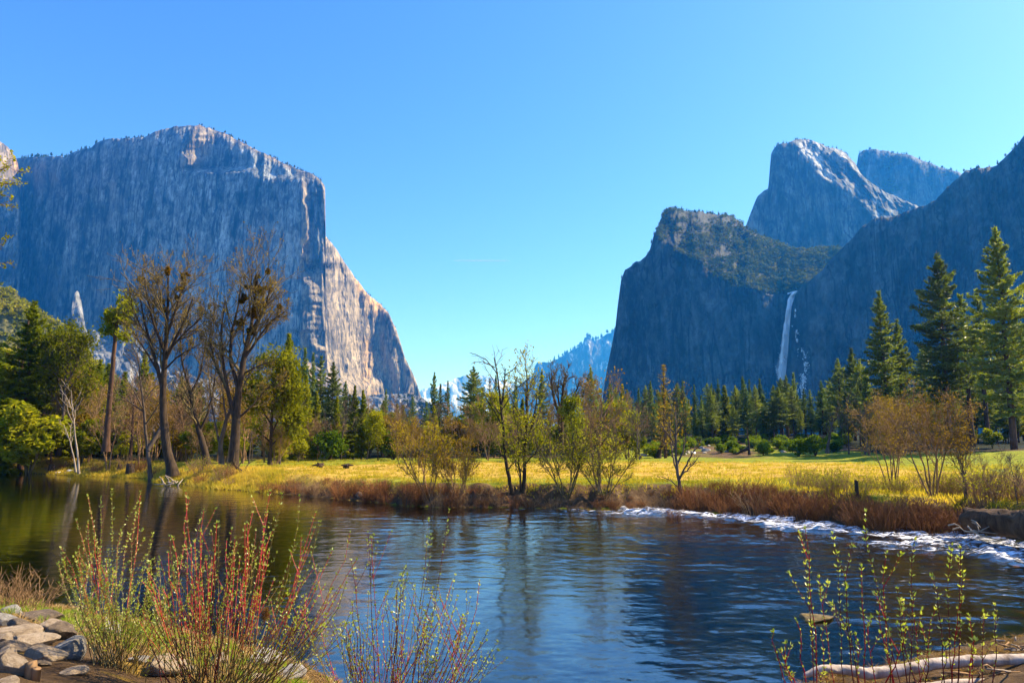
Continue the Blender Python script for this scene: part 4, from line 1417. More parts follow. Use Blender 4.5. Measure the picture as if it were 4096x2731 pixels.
for k in range(44):
    px = R.uniform(-250, 1150)
    top = np.interp(px, [-250, 0, 300, 600, 1150], [1270, 1330, 1440, 1520, 1580]) + R.uniform(-30, 130)
    stand(R.choice(['cedar0', 'cedar1', 'cedar2', 'greenpine', 'rough1']), 'conifer', px, top, R.uniform(98, 150), 'one of the green conifers massed behind the bare oaks of the far bank', 'conifer', 'green conifers behind the bare oaks', 1.45)
for k in range(40):
    px = R.uniform(200, 1180)
    stand(R.choice(['bare0', 'bare1', 'bare2', 'bud0', 'bud1']), 'bare_tree', px, R.uniform(1480, 1700), R.uniform(84, 108), 'one of the thin brown bare trees crowded behind the mistletoe oaks', 'tree', 'thin bare trees behind the mistletoe oaks', 1.0)
for k in range(46):
    px = R.uniform(1180, 2560)
    stand(R.choice(['bare0', 'bare1', 'bare2', 'bare1', 'bud0', 'leafy0']), 'bare_tree', px, R.uniform(1560, 1700), R.uniform(100, 128), 'one of the brown bare trees mixed along the far edge of the meadow', 'tree', 'brown trees along the far meadow edge', 1.0)
for k in range(16):
    px = R.uniform(3380, 3700)
    stand(R.choice(['bare0', 'bare2', 'bud1']), 'bare_tree', px, R.uniform(1580, 1690), R.uniform(112, 130), 'one of the bare grey trees under the pines near the dark wall', 'tree', 'bare grey trees under the pines', 1.0)

# ------------------------------------------------------------------ the great bare trees on the far bank, limb by limb
def limb_tree(name, D, base, limbs, label, cat='tree', seed=1, bark='bark_dark', kids=(9, 6, 4), twig=0.36, leaf=None, per=1, size=0.25, lspread=0.2,
              spread=36, up=0.10, minr=0.017, mist=(), droop=0.0, start=0.25, depthj=1.2, maxlev=3, jag=0.0):
    """limbs: (points in photograph pixels, thickness in metres at each end); the first is the trunk"""
    R = np.random.default_rng(seed)
    bx, by, bD = hit(base[0], base[1])
    D = D or bD
    b = P(base[0], base[1], D)
    z = gz(b[0], b[1])
    org = np.array([b[0], b[1], min(z, b[2])])
    e = root(name, tuple(org), label, cat)
    T = Tubes(); T2 = Tubes(); tips = []
    for li, (pts, r0, r1) in enumerate(limbs):
        pts = np.array(pts, float)
        n = max(6, 3 * len(pts))
        s_ = np.linspace(0, len(pts) - 1, n)
        px = np.interp(s_, np.arange(len(pts)), pts[:, 0]); py = np.interp(s_, np.arange(len(pts)), pts[:, 1])
        dj = np.linspace(0, 1, n) * R.normal(0, depthj) * (li > 0)
        q = P(px, py, D + dj) - org
        q[1:-1] += R.normal(0, 0.02 + jag, (n - 2, 3))
        rad = np.linspace(r0, r1, n)
        if li == 0:
            q[0, 2] -= 0.3
            rad[0] *= 1.45; rad[1] *= 1.1
        T.add(q, rad, 8 if li == 0 else 6, False)
        L = float(np.sum(np.linalg.norm(np.diff(q, axis=0), axis=1)))
        st = start + 0.25 * (li == 0)
        side_shoots(T2, q, rad, L * twig / 0.58, 0 if L > 4 else 1, R, tips, up, spread, 0.15, kids, minr, 0.58, maxlev, droop, st)
    obj('trunk', T.mesh('trunk', M[bark]), e)
    if T2.n:
        obj('twigs', T2.mesh('twigs', M['twig_brown' if bark == 'bark_dark' else bark]), e)
    if leaf:
        obj('crown', leaf_cloud('crown', tips, per, lspread, size, R, M[leaf]), e)
    for (mx_, my_, mr, mrv) in mist:
        c0 = P(mx_, my_, D) - org
        rr = mr * D / FPX
        n = int(240 + 60 * mr)
        d = rnd_dirs(R, n)
        sub = rnd_dirs(R, 7) * rr * R.uniform(0.3, 1.1, 7)[:, None] * np.array([1, 1, mrv])
        si = R.integers(0, 7, n)
        c = c0 + sub[si] + d * (rr * 0.55 * R.uniform(0.2, 1, n) * (0.4 + 0.6 * R.uniform(0, 1, 7)[si]))[:, None]
        c += 0.25 * rr * np.stack([vn(c[:, 0] * 2, c[:, 2] * 2, 5), vn(c[:, 0] * 2, c[:, 2] * 2, 6), vn(c[:, 1] * 2, c[:, 2] * 2, 7)], 1)
        dd = d + rnd_dirs(R, n); dd /= np.linalg.norm(dd, axis=1)[:, None]
        V, F = blades(c, dd, R.uniform(0.16, 0.42, n), 0.10, R, 0.1)
        obj('mistletoe', mesh_np('mistletoe', V, F, M['mistletoe']), e)
    return e


limb_tree('oak', 72, (690, 1892), [
    ([(692, 1892), (668, 1800), (655, 1700), (652, 1600), (655, 1500), (662, 1400), (668, 1300), (672, 1200), (672, 1110)], 0.46, 0.07),
    ([(652, 1560), (628, 1460), (600, 1370), (575, 1280), (560, 1180)], 0.22, 0.05),
    ([(640, 1500), (600, 1430), (560, 1370), (522, 1310)], 0.13, 0.04),
    ([(660, 1410), (620, 1310), (590, 1200), (578, 1110)], 0.16, 0.04),
    ([(656, 1450), (700, 1360), (740, 1280), (772, 1190)], 0.2, 0.045),
    ([(664, 1350), (700, 1250), (728, 1160), (742, 1090)], 0.15, 0.04),
    ([(680, 1400), (740, 1330), (790, 1285), (822, 1250)], 0.12, 0.035),
    ([(656, 1480), (720, 1420), (770, 1390), (812, 1370)], 0.1, 0.03),
    ([(600, 1370), (560, 1300), (530, 1230), (520, 1170)], 0.09, 0.03),
    ([(668, 1250), (640, 1170), (632, 1090)], 0.10, 0.03)],
    'big dark bare oak with fan shaped crown and orange mistletoe tufts', seed=21, kids=(10, 7, 4), leaf='gold', per=0.5, size=0.16,
    mist=[(668, 1090, 16, 1.0), (737, 1105, 17, 1.2), (728, 1150, 14, 1.3), (640, 1205, 16, 0.6), (655, 1235, 20, 0.8), (562, 1120, 9, 1.0), (706, 1190, 8, 1.0), (800, 1235, 7, 0.8)])
limb_tree('oak', 76, (604, 1915), [
    ([(605, 1915), (592, 1820), (580, 1700), (572, 1600), (560, 1500), (548, 1410)], 0.2, 0.04),
    ([(592, 1800), (620, 1750), (645, 1710), (652, 1690)], 0.24, 0.2),
    ([(580, 1700), (620, 1640), (650, 1590)], 0.07, 0.03),
    ([(575, 1640), (540, 1570), (510, 1520)], 0.07, 0.03)],
    'thin dark bare tree, with a stout limb leaning on the big oak', seed=22, bark='twig_grey')
limb_tree('oak', 74, (835, 1895), [
    ([(838, 1895), (818, 1800), (790, 1700), (768, 1610), (752, 1530)], 0.38, 0.12),
    ([(800, 1720), (830, 1660), (850, 1580), (862, 1500), (868, 1420)], 0.14, 0.04),
    ([(752, 1530), (728, 1450), (722, 1350), (735, 1260)], 0.12, 0.04),
    ([(760, 1580), (800, 1500), (820, 1400), (830, 1320)], 0.12, 0.04),
    ([(775, 1640), (745, 1600), (722, 1580)], 0.08, 0.03)],
    'dark trunk leaning away from the big oak, with thin upright limbs', seed=23, kids=(9, 6, 4))
limb_tree('oak', 70, (930, 1890), [
    ([(930, 1892), (940, 1780), (946, 1660), (955, 1560), (975, 1440), (1000, 1330), (1020, 1220), (1030, 1120)], 0.5, 0.06),
    ([(944, 1700), (910, 1560), (890, 1440), (885, 1320), (900, 1200)], 0.24, 0.04),
    ([(955, 1560), (920, 1440), (930, 1320), (955, 1220), (965, 1120)], 0.22, 0.04),
    ([(975, 1440), (1040, 1340), (1090, 1280), (1140, 1245)], 0.16, 0.035),
    ([(1000, 1330), (1060, 1230), (1080, 1150)], 0.14, 0.035),
    ([(946, 1680), (1010, 1620), (1060, 1560), (1110, 1520)], 0.13, 0.03),
    ([(910, 1560), (860, 1460), (840, 1360), (850, 1260)], 0.13, 0.03),
    ([(1020, 1220), (1005, 1130), (1010, 1060)], 0.09, 0.03),
    ([(965, 1500), (1040, 1460), (1100, 1440)], 0.12, 0.03)],
    'bare oak with a flared foot, its top thick with dark mistletoe', seed=24, kids=(10, 7, 4), bark='bark_dark', leaf='gold', per=0.6, size=0.18,
    mist=[(1030, 1130, 26, 1.6), (1055, 1165, 28, 1.5), (1040, 1235, 30, 1.2), (1015, 1260, 24, 1.0), (985, 1150, 14, 1.2), (975, 1195, 16, 1.0), (960, 1290, 18, 1.2), (1010, 1320, 20, 1.0), (1115, 1230, 10, 1.2), (1070, 1085, 12, 1.0)])
limb_tree('oak', 80, (890, 1870), [
    ([(888, 1872), (880, 1780), (905, 1680), (945, 1580), (975, 1480)], 0.3, 0.08),
    ([(880, 1780), (850, 1640), (835, 1500), (830, 1400)], 0.12, 0.03),
    ([(905, 1680), (890, 1560), (870, 1440)], 0.12, 0.03)],
    'leaning bare trunk between the leaning oak and the flared one', seed=25, bark='twig_grey')
limb_tree('leafy_tree', 82, (1085, 1850), [
    ([(1080, 1850), (1085, 1740), (1090, 1620), (1100, 1520), (1110, 1460)], 0.2, 0.04),
    ([(1085, 1740), (1130, 1640), (1165, 1560)], 0.1, 0.03), ([(1085, 1700), (1040, 1620), (1030, 1560)], 0.1, 0.03),
    ([(1088, 1650), (1140, 1560), (1150, 1480)], 0.1, 0.03), ([(1085, 1780), (1150, 1720), (1180, 1660)], 0.1, 0.03), ([(1085, 1770), (1030, 1720), (1010, 1690)], 0.1, 0.03)],
    'bright yellow green leafy tree beside the flared oak', seed=26, leaf='lime', per=4, size=0.38, lspread=0.5, kids=(8, 6, 4))
limb_tree('budding_tree', 92, (250, 1800), [
    ([(235, 1810), (250, 1700), (258, 1600), (262, 1500), (268, 1400)], 0.24, 0.06),
    ([(255, 1600), (220, 1480), (205, 1380)], 0.12, 0.03), ([(258, 1560), (310, 1450), (330, 1370)], 0.12, 0.03), ([(262, 1500), (290, 1400), (285, 1330)], 0.1, 0.03),
    ([(252, 1680), (330, 1600), (365, 1520)], 0.1, 0.03), ([(254, 1640), (200, 1560), (180, 1500)], 0.1, 0.03)],
    'yellow green budding tree with rounded crown before the hillside woods', seed=27, leaf='lime', per=3, size=0.34, lspread=0.5, kids=(8, 6, 4), bark='twig_grey')
limb_tree('snag_pine', 84, (424, 1790), [
    ([(424, 1795), (432, 1680), (442, 1560), (452, 1450), (462, 1340), (472, 1225)], 0.34, 0.16),
    ([(470, 1235), (500, 1222), (512, 1240)], 0.06, 0.03), ([(468, 1260), (442, 1250), (432, 1268)], 0.06, 0.03),
    ([(466, 1285), (496, 1282), (514, 1296)], 0.05, 0.02), ([(464, 1310), (440, 1310), (430, 1325)], 0.05, 0.02), ([(462, 1345), (490, 1340), (500, 1352)], 0.05, 0.02)],
    'snapped off reddish pine trunk with a flat tuft of needles on top', 'tree', 28, 'bark_pine', (3, 4, 3), 0.12, 'olive', 7, 0.5, 0.35, 50, 0.02, start=0.55)
limb_tree('birch', 78, (316, 1880), [
    ([(316, 1882), (308, 1790), (296, 1700), (288, 1620), (284, 1560)], 0.10, 0.03), ([(296, 1700), (270, 1640), (262, 1590)], 0.04, 0.02), ([(290, 1640), (262, 1580), (240, 1555)], 0.04, 0.02)],
    'pale bare sapling, the taller of two at the water edge', seed=29, bark='bark_pale', kids=(5, 3, 2), maxlev=2, twig=0.3)
limb_tree('birch', 80, (300, 1875), [
    ([(304, 1876), (290, 1810), (272, 1740), (256, 1700)], 0.08, 0.03), ([(280, 1770), (282, 1720), (288, 1690)], 0.03, 0.02)],
    'pale bare sapling, the shorter of two at the water edge', seed=30, bark='bark_pale', kids=(4, 3, 2), maxlev=2, twig=0.3)
limb_tree('broken_snag', 88, (520, 1825), [
    ([(520, 1828), (526, 1760), (532, 1690), (536, 1620), (540, 1565)], 0.18, 0.12), ([(534, 1650), (520, 1630), (512, 1618)], 0.03, 0.02)],
    'reddish branchless broken trunk standing behind the stumps', seed=31, bark='bark_pine', kids=(1, 1), maxlev=1, twig=0.1)
limb_tree('leaning_pine', 95, (15, 1830), [
    ([(8, 1832), (40, 1700), (70, 1560), (95, 1420), (118, 1260)], 0.34, 0.1), ([(60, 1600), (20, 1570), (-10, 1560)], 0.04, 0.02), ([(75, 1530), (110, 1520), (130, 1525)], 0.04, 0.02)],
    'leaning dark trunk at the edge, in front of the big green pine', seed=32, bark='bark_pine', kids=(3, 2, 2), maxlev=2, twig=0.2)
limb_tree('alder_tree', None, (2050, 1975), [
    ([(2052, 1978), (2034, 1900), (2022, 1820), (2012, 1720), (2004, 1620), (1992, 1520), (1976, 1430)], 0.13, 0.03),
    ([(2004, 1620), (2018, 1540), (2022, 1475)], 0.07, 0.025),
    ([(1990, 1500), (1950, 1440), (1900, 1415), (1882, 1412)], 0.035, 0.015), ([(1980, 1470), (1930, 1445), (1890, 1450)], 0.03, 0.015),
    ([(2020, 1500), (2060, 1470), (2085, 1500)], 0.03, 0.015), ([(2010, 1700), (1960, 1620), (1930, 1570)], 0.035, 0.015), ([(2006, 1640), (2060, 1560), (2120, 1510)], 0.035, 0.015),
    ([(2024, 1840), (1985, 1790), (1965, 1770)], 0.03, 0.015), ([(2030, 1880), (2080, 1820), (2110, 1800)], 0.03, 0.015)],
    'slim bare tree with a bent over top, on the bank before the valley gap', seed=33, kids=(6, 4, 3), twig=0.32, minr=0.011, maxlev=2, leaf='gold', per=0.5, size=0.14, droop=0.05, start=0.2)
limb_tree('alder_tree', None, (2094, 1972), [
    ([(2094, 1975), (2098, 1880), (2100, 1780), (2106, 1680), (2108, 1590), (2110, 1530)], 0.13, 0.03),
    ([(2082, 1972), (2078, 1880), (2074, 1780), (2070, 1690)], 0.07, 0.02), ([(2100, 1780), (2130, 1700), (2145, 1620), (2148, 1560)], 0.08, 0.02),
    ([(2098, 1860), (2150, 1800), (2180, 1740)], 0.05, 0.018), ([(2104, 1700), (2060, 1630), (2040, 1570)], 0.05, 0.018), ([(2098, 1820), (2040, 1760), (2010, 1720)], 0.04, 0.018), ([(2098, 1900), (2060, 1840), (2030, 1820)], 0.04, 0.015)],
    'yellow green leafing tree on the bank, beside the bent bare one', seed=34, kids=(8, 6, 4), twig=0.4, minr=0.011, leaf='yellow', per=2, size=0.14, lspread=0.22, up=0.05, start=0.15)
limb_tree('bare_oak', 105, (2240, 1790), [
    ([(2240, 1800), (2244, 1720), (2240, 1650)], 0.5, 0.35),
    ([(2240, 1660), (2215, 1590), (2205, 1530), (2208, 1490)], 0.24, 0.05), ([(2240, 1660), (2250, 1580), (2255, 1530), (2265, 1490)], 0.24, 0.05),
    ([(2242, 1670), (2285, 1600), (2310, 1550), (2320, 1520)], 0.22, 0.05), ([(2244, 1690), (2300, 1620), (2330, 1590), (2335, 1560)], 0.18, 0.04), ([(2240, 1640), (2230, 1560), (2238, 1500)], 0.16, 0.04)],
    'dark bare spreading oak standing against the hazy far ridge', seed=35, kids=(9, 6, 4), twig=0.36, minr=0.024, depthj=2.0)
limb_tree('tan_tree', None, (2385, 1965), [
    ([(2398, 1960), (2396, 1880), (2398, 1800), (2402, 1720), (2404, 1640), (2406, 1580)], 0.10, 0.03), ([(2388, 1950), (2372, 1860), (2366, 1780), (2364, 1700)], 0.06, 0.02),
    ([(2400, 1790), (2440, 1720), (2470, 1680)], 0.05, 0.02), ([(2400, 1760), (2360, 1680), (2340, 1620)], 0.05, 0.02), ([(2403, 1690), (2440, 1620), (2450, 1580)], 0.045, 0.018), ([(2398, 1850), (2450, 1800), (2490, 1770)], 0.04, 0.018)],
    'tan twiggy tree on the bank before the foot of the waterfall wall', seed=36, kids=(9, 6, 4), twig=0.42, minr=0.011, bark='twig_tan', leaf='gold', per=0.6, size=0.14)
limb_tree('tan_tree', None, (2727, 2000), [
    ([(2727, 2003), (2722, 1950), (2712, 1900), (2705, 1830), (2703, 1760), (2702, 1690), (2702, 1640)], 0.12, 0.02),
    ([(2716, 1920), (2745, 1860), (2770, 1810), (2800, 1770)], 0.06, 0.02), ([(2710, 1890), (2690, 1820), (2682, 1740), (2680, 1680)], 0.06, 0.02),
    ([(2708, 1860), (2735, 1790), (2748, 1730)], 0.06, 0.02), ([(2714, 1910), (2750, 1880), (2790, 1830)], 0.05, 0.02), ([(2720, 1950), (2680, 1920), (2640, 1905)], 0.04, 0.015), ([(2704, 1780), (2660, 1720), (2640, 1690)], 0.04, 0.015), ([(2703, 1740), (2735, 1690), (2750, 1660)], 0.04, 0.015)],
    'small tan twiggy tree with clear trunk standing alone on the near meadow edge', seed=37, kids=(8, 5, 3), twig=0.36, minr=0.010, bark='twig_grey', leaf='gold', per=0.5, size=0.13)
plantp = lambda kd, nm, px, base, top, lab, cat, grp=None, wd=1.0: (lambda h_: plant(kd, nm, (h_[0], h_[1], gz(h_[0], h_[1]) - 0.05), (base - top) * h_[2] / FPX * 1.0, lab, cat, grp, wd))(hit(px, base))
plantp('willow', 'willow', 1712, 1985, 1665, 'tall golden willow clump on the bank at the meadow edge', 'willow', None, 1.15)
plantp('willow', 'willow', 1830, 1992, 1745, 'shorter golden willow clump between the tall one and the bent tree', 'willow', None, 1.1)
plantp('willow2', 'willow', 2265, 1985, 1690, 'greenish budding willow with a thick dark foot on the bank', 'willow', None, 1.15)
plantp('willow2', 'willow', 2420, 1990, 1760, 'spreading willow with dark arching stems below the tan twiggy tree', 'willow', None, 1.3)
plantp('willow', 'willow', 1100, 1860, 1690, 'orange gold willow bush under the bright leafy tree', 'willow', None, 1.0)
plantp('willow', 'willow', 1640, 1842, 1660, 'brown gold willow bush at the far side behind the tall golden clump', 'willow', None, 1.3)
plantp('alder', 'alder_clump', 3735, 1985, 1530, 'wide clump of many stemmed alders on the bank under the tall pines', 'alder', None, 1.0)
plantp('alder', 'alder_clump', 3575, 1965, 1570, 'leaning alder clump, the nearer to the waterfall of the two wide ones', 'alder', None, 0.9)
plantp('vase', 'alder_clump', 3865, 1995, 1640, 'low alder stems at the far side of the wide clump, by the fallen log', 'alder', None, 0.8)
plantp('bare1', 'sapling', 3985, 2010, 1790, 'thin bare sapling standing behind the big fallen log', 'tree', None, 0.9)
plantp('bare0', 'sapling', 4070, 2025, 1800, 'slanting bare sapling behind the log, nearest the frame edge', 'tree', None, 0.9)
plantp('bush0', 'round_bush', 1315, 1838, 1718, 'dark olive round bush at the far edge of the meadow', 'bush', None, 1.0)
plantp('bush1', 'round_bush', 1575, 1838, 1730, 'upright yellow green bush at the far edge of the meadow', 'bush', None, 0.8)
plantp('bush2', 'round_bush', 3055, 1822, 1765, 'small round tree like bush before the brushy slope', 'bush', None, 0.9)
plantp('bush0', 'round_bush', 3195, 1824, 1752, 'bright bush, smaller of the pair at the meadow edge under the ice', 'bush', None, 1.0)
plantp('bush1', 'round_bush', 3262, 1822, 1742, 'bright bush, larger of the pair at the meadow edge under the ice', 'bush', None, 1.0)
plantp('bush2', 'round_bush', 2620, 1832, 1782, 'green bush by the dead leaning trunk at the meadow edge', 'bush', None, 1.0)
plantp('bush0', 'round_bush', 2885, 1812, 1772, 'green bush among the rocks below the treeline', 'bush', None, 1.0)
R = random.Random(9)
for k in range(85):
    px = R.uniform(2560, 3380); D = R.uniform(128, 165)
    q = P(px, 1790, D)
    x, y = float(q[0]), float(q[1])
    plant(R.choice(['bush0', 'bush1', 'bush2']), 'low_bush', (x, y, gz(x, y) - 0.1), R.uniform(1.0, 2.1), 'one of the low green bushes covering the rocky rise before the treeline', 'bush', 'low bushes on the rocky rise', 1.25)
limb_tree('dead_snag', 122, (2635, 1828), [([(2634, 1830), (2640, 1800), (2652, 1765)], 0.4, 0.25), ([(2652, 1768), (2660, 1752)], 0.1, 0.04)], 'dead leaning dark trunk at the meadow edge', seed=41, kids=(2, 1), maxlev=1, twig=0.2)
limb_tree('dead_snag', 126, (2998, 1808), [([(2998, 1812), (2994, 1770), (2988, 1730), (2986, 1705)], 0.2, 0.05), ([(2990, 1795), (2965, 1805), (2945, 1815)], 0.3, 0.15)], 'thin dead snag with a slab of trunk fallen beside it', seed=42, kids=(2, 1), maxlev=1, twig=0.2)
limb_tree('dead_snag', 118, (3308, 1800), [([(3308, 1805), (3316, 1760), (3326, 1710), (3330, 1670)], 0.25, 0.08), ([(3318, 1750), (3302, 1715)], 0.08, 0.03)], 'dead forked grey trunk at the end of the brushy rise', seed=43, kids=(6, 4, 3), maxlev=2, twig=0.4, bark='twig_grey')

R = random.Random(19)
for k in range(44):
    px = R.uniform(-220, 1200); D = R.uniform(88, 118)
    top = np.interp(px, [-220, 200, 600, 1200], [1480, 1560, 1640, 1690]) + R.uniform(-30, 120)
    stand(R.choice(['mass0', 'mass1', 'mass1', 'mass2']), 'leafy_tree', px, top, D, 'one of the olive and gold leafing trees filling the wood behind the bare oaks', 'tree', 'leafing trees behind the bare oaks', R.uniform(1.0, 1.6), base=1850)
for k in range(56):
    px = R.uniform(1190, 2560) if k < 42 else R.uniform(3380, 4150); D = R.uniform(118, 150)
    stand(R.choice(['mass0', 'mass0', 'mass1', 'mass0', 'mass2']), 'leafy_tree', px, R.uniform(1630, 1745), D, 'one of the rounded leafing trees along the far edge of the meadow', 'tree', 'leafing trees along the far meadow edge', R.uniform(0.9, 1.5), base=1820)

# --- russet brush along the cut bank
R = random.Random(3)


def far_xy(px, inland):
    x0, y0 = zpt(px, 1900, 0)
    az = math.atan2((px - CX) / FPX, _c)
    r = float(far_r(np.array([az]))[0]) + inland
    return math.sin(az) * r, math.cos(az) * r


BR = 'leafless russet brush crowded along the cut bank of the river'
px = 1090
while px < 3860:
    pyt = np.interp(px, [1090, 1300, 1700, 2000, 2300, 2520, 2700, 2900, 3100, 3300, 3500, 3860], [1912, 1896, 1915, 1940, 1965, 1965, 1925, 1905, 1925, 1950, 1970, 1995])
    for inl in (0.25, 1.2, 2.3, 3.6):
        if inl > 3 and R.random() < 0.45:
            continue
        ppx = px + R.uniform(-20, 20)
        x, y = far_xy(ppx, inl + R.uniform(-0.3, 0.3))
        z = gz(x, y)
        hh = (EYE - (pyt - 1770) * y / FPX - z) * (0.8 if inl < 1 else 1.0)
        if hh < 0.3 or (2150 < ppx < 2500 and inl < 1 and R.random() < 0.5):
            continue
        plant(R.choice(['brush0', 'brush1', 'brush2', 'brush0', 'tanbrush0']), 'brush_shrub', (x, y, z - 0.08), hh * R.uniform(0.65, 1.12), BR, 'shrub', 'russet brush along the cut bank', 1.15)
    px += np.interp(px, [1090, 2000, 3000, 3860], [36, 44, 50, 56])
for k in range(16):
    ppx = R.uniform(3380, 3830)
    x, y = far_xy(ppx, R.uniform(-0.9, 0.2))
    plant(R.choice(['brush1', 'brush2']), 'brush_shrub', (x, y, max(gz(x, y), -0.15) - 0.05), R.uniform(0.9, 1.5), 'dark red brush standing in the rapids below the alder clump', 'shrub', 'dark red brush in the rapids', 1.1)
for k in range(26):
    ppx = R.uniform(3150, 3900); inl = R.uniform(2.5, 9)
    x, y = far_xy(ppx, inl)
    plant('tanbrush1', 'green_shrub', (x, y, gz(x, y) - 0.05), R.uniform(0.7, 1.3), 'yellow green leafing shrub among the brush below the alders', 'shrub', 'leafing shrubs below the alders', 1.1)
for k in range(22):
    ppx = R.uniform(3850, 4250); inl = R.uniform(2.0, 9)
    x, y = far_xy(ppx, inl)
    plant(R.choice(['tanbrush0', 'tanbrush1', 'tanbrush2']), 'tan_shrub', (x, y, gz(x, y) - 0.05), R.uniform(0.9, 1.7), 'tan twiggy shrub crowded behind the big fallen log', 'shrub', 'tan shrubs behind the fallen log', 1.0)
for k in range(30):
    ppx = R.uniform(30, 1080); inl = R.uniform(1.0, 9)
    x, y = far_xy(ppx, inl)
    plant(R.choice(['tanbrush0', 'tanbrush2', 'tanbrush1', 'brush1']), 'bank_shrub', (x, y, gz(x, y) - 0.05), R.uniform(0.7, 1.8), 'low twiggy shrub on the grassy bank under the bare oaks', 'shrub', 'low shrubs under the bare oaks', 1.2)
x, y = far_xy(2680, -3.5)
plant('brush2', 'water_shrub', (x, y, -0.2), 0.75, 'low dark shrub standing alone in the foaming rapids', 'shrub', None, 1.3)
x, y = far_xy(2395, -3.0)
plant('tanbrush2', 'water_shrub', (x, y, -0.2), 0.7, 'few thin twigs standing alone in the calm side of the rapids', 'shrub', None, 0.4)

# ------------------------------------------------------------------ near bank: boulders, shrubs, driftwood
def rock_mat(name, c0, c1, c2):
    m, t, out = nmat(name)
    tc = t.nodes.new('ShaderNodeTexCoord').outputs['Object']
    oi = t.nodes.new('ShaderNodeObjectInfo')
    off = N(t, 'VectorMath', operation='ADD')
    t.links.new(tc, off.inputs[0])
    cmb = N(t, 'CombineXYZ')
    t.links.new(math_(t, 'MULTIPLY', oi.outputs['Random'], 37.0), cmb.inputs[0])
    t.links.new(cmb.outputs[0], off.inputs[1])
    v = off.outputs[0]
    n1 = noise(t, v, 2.2, 6, 0.65)
    n2 = noise(t, v, 28.0, 4, 0.7)
    c = ramp(t, n1, [(0.32, c0), (0.5, c1), (0.7, c2)])
    c = mixc(t, math_(t, 'MULTIPLY', sramp(t, n2, 0.52, 0.68), 0.55), c, (0.10, 0.09, 0.08))
    b = N(t, 'BsdfPrincipled', Roughness=0.85)
    t.links.new(c, b.inputs['Base Color'])
    t.links.new(bump(t, math_(t, 'ADD', noise(t, v, 7.0, 8, 0.7), math_(t, 'MULTIPLY', n2, 0.25)), 0.9, 0.13), b.inputs['Normal'])
    t.links.new(b.outputs[0], out.inputs[0])
    return m


M['stone_tan'] = rock_mat('tan granite boulder', (0.30, 0.21, 0.12), (0.50, 0.37, 0.23), (0.62, 0.49, 0.34))
M['stone_grey'] = rock_mat('grey speckled granite boulder', (0.24, 0.21, 0.17), (0.42, 0.38, 0.32), (0.58, 0.53, 0.46))
M['stone_brown'] = rock_mat('brown granite boulder', (0.10, 0.065, 0.035), (0.22, 0.15, 0.08), (0.36, 0.26, 0.16))
M['stone_wet'] = rock_mat('algae covered river stone', (0.07, 0.045, 0.008), (0.20, 0.13, 0.02), (0.34, 0.23, 0.04))


def boulder(seed, sub=4):
    import bmesh
    bm = bmesh.new()
    bmesh.ops.create_icosphere(bm, subdivisions=sub, radius=1.0)
    co = np.array([v.co[:] for v in bm.verts])
    R = np.random.default_rng(seed)
    # knock flat facets off a ball, then roughen
    for k in range(11):
        nrm = rnd_dirs(R, 1)[0]
        h = R.uniform(0.44, 0.80)
        d = co @ nrm
        co = co - nrm * (np.maximum(d - h, 0) * 0.97)[:, None]
    co *= (1 + 0.05 * fbm(co[:, 0] * 1.6 + seed, co[:, 1] * 1.6 + co[:, 2] * 1.3, 4, seed))[:, None]
    for v, c in zip(bm.verts, co):
        v.co = c
    me = bpy.data.meshes.new('boulder')
    bm.to_mesh(me)
    bm.free()
    me.polygons.foreach_set('use_smooth', np.ones(len(me.polygons), bool))
    return me


BOULD = [boulder(500 + k) for k in range(6)]
_bk = [0]


def put_boulder(cx, cyy, w, h, mat, label, name='boulder', group=None, sink=0.35, D=None, depthf=0.9):
    """cx, cyy, w, h: its box in photograph pixels"""
    if D is None:
        _, _, D = hit(cx, cyy + h * 0.42)
    sx = w / FPX * D * 0.5 * 1.12
    sz = h / FPX * D * 0.5 * 1.25
    q = P(cx, cyy + h * 0.06, D + sx * depthf * 0.5)
    me0 = BOULD[_bk[0] % 6]
    _bk[0] += 1
    key = me0.name + mat
    me = bpy.data.meshes.get(key)
    if me is None:
        me = me0.copy(); me.name = key
        me.materials.append(M[mat])
    o = obj(name, me, None, tuple(q))
    o.scale = (sx, sx * depthf, max(sz, sx * 0.32))
    o.rotation_euler = (0.1 * math.sin(_bk[0] * 1.7), 0.12 * math.sin(_bk[0] * 2.3), _bk[0] * 1.3 % 0.7 - 0.35)
    return tag(o, label, 'boulder', group)


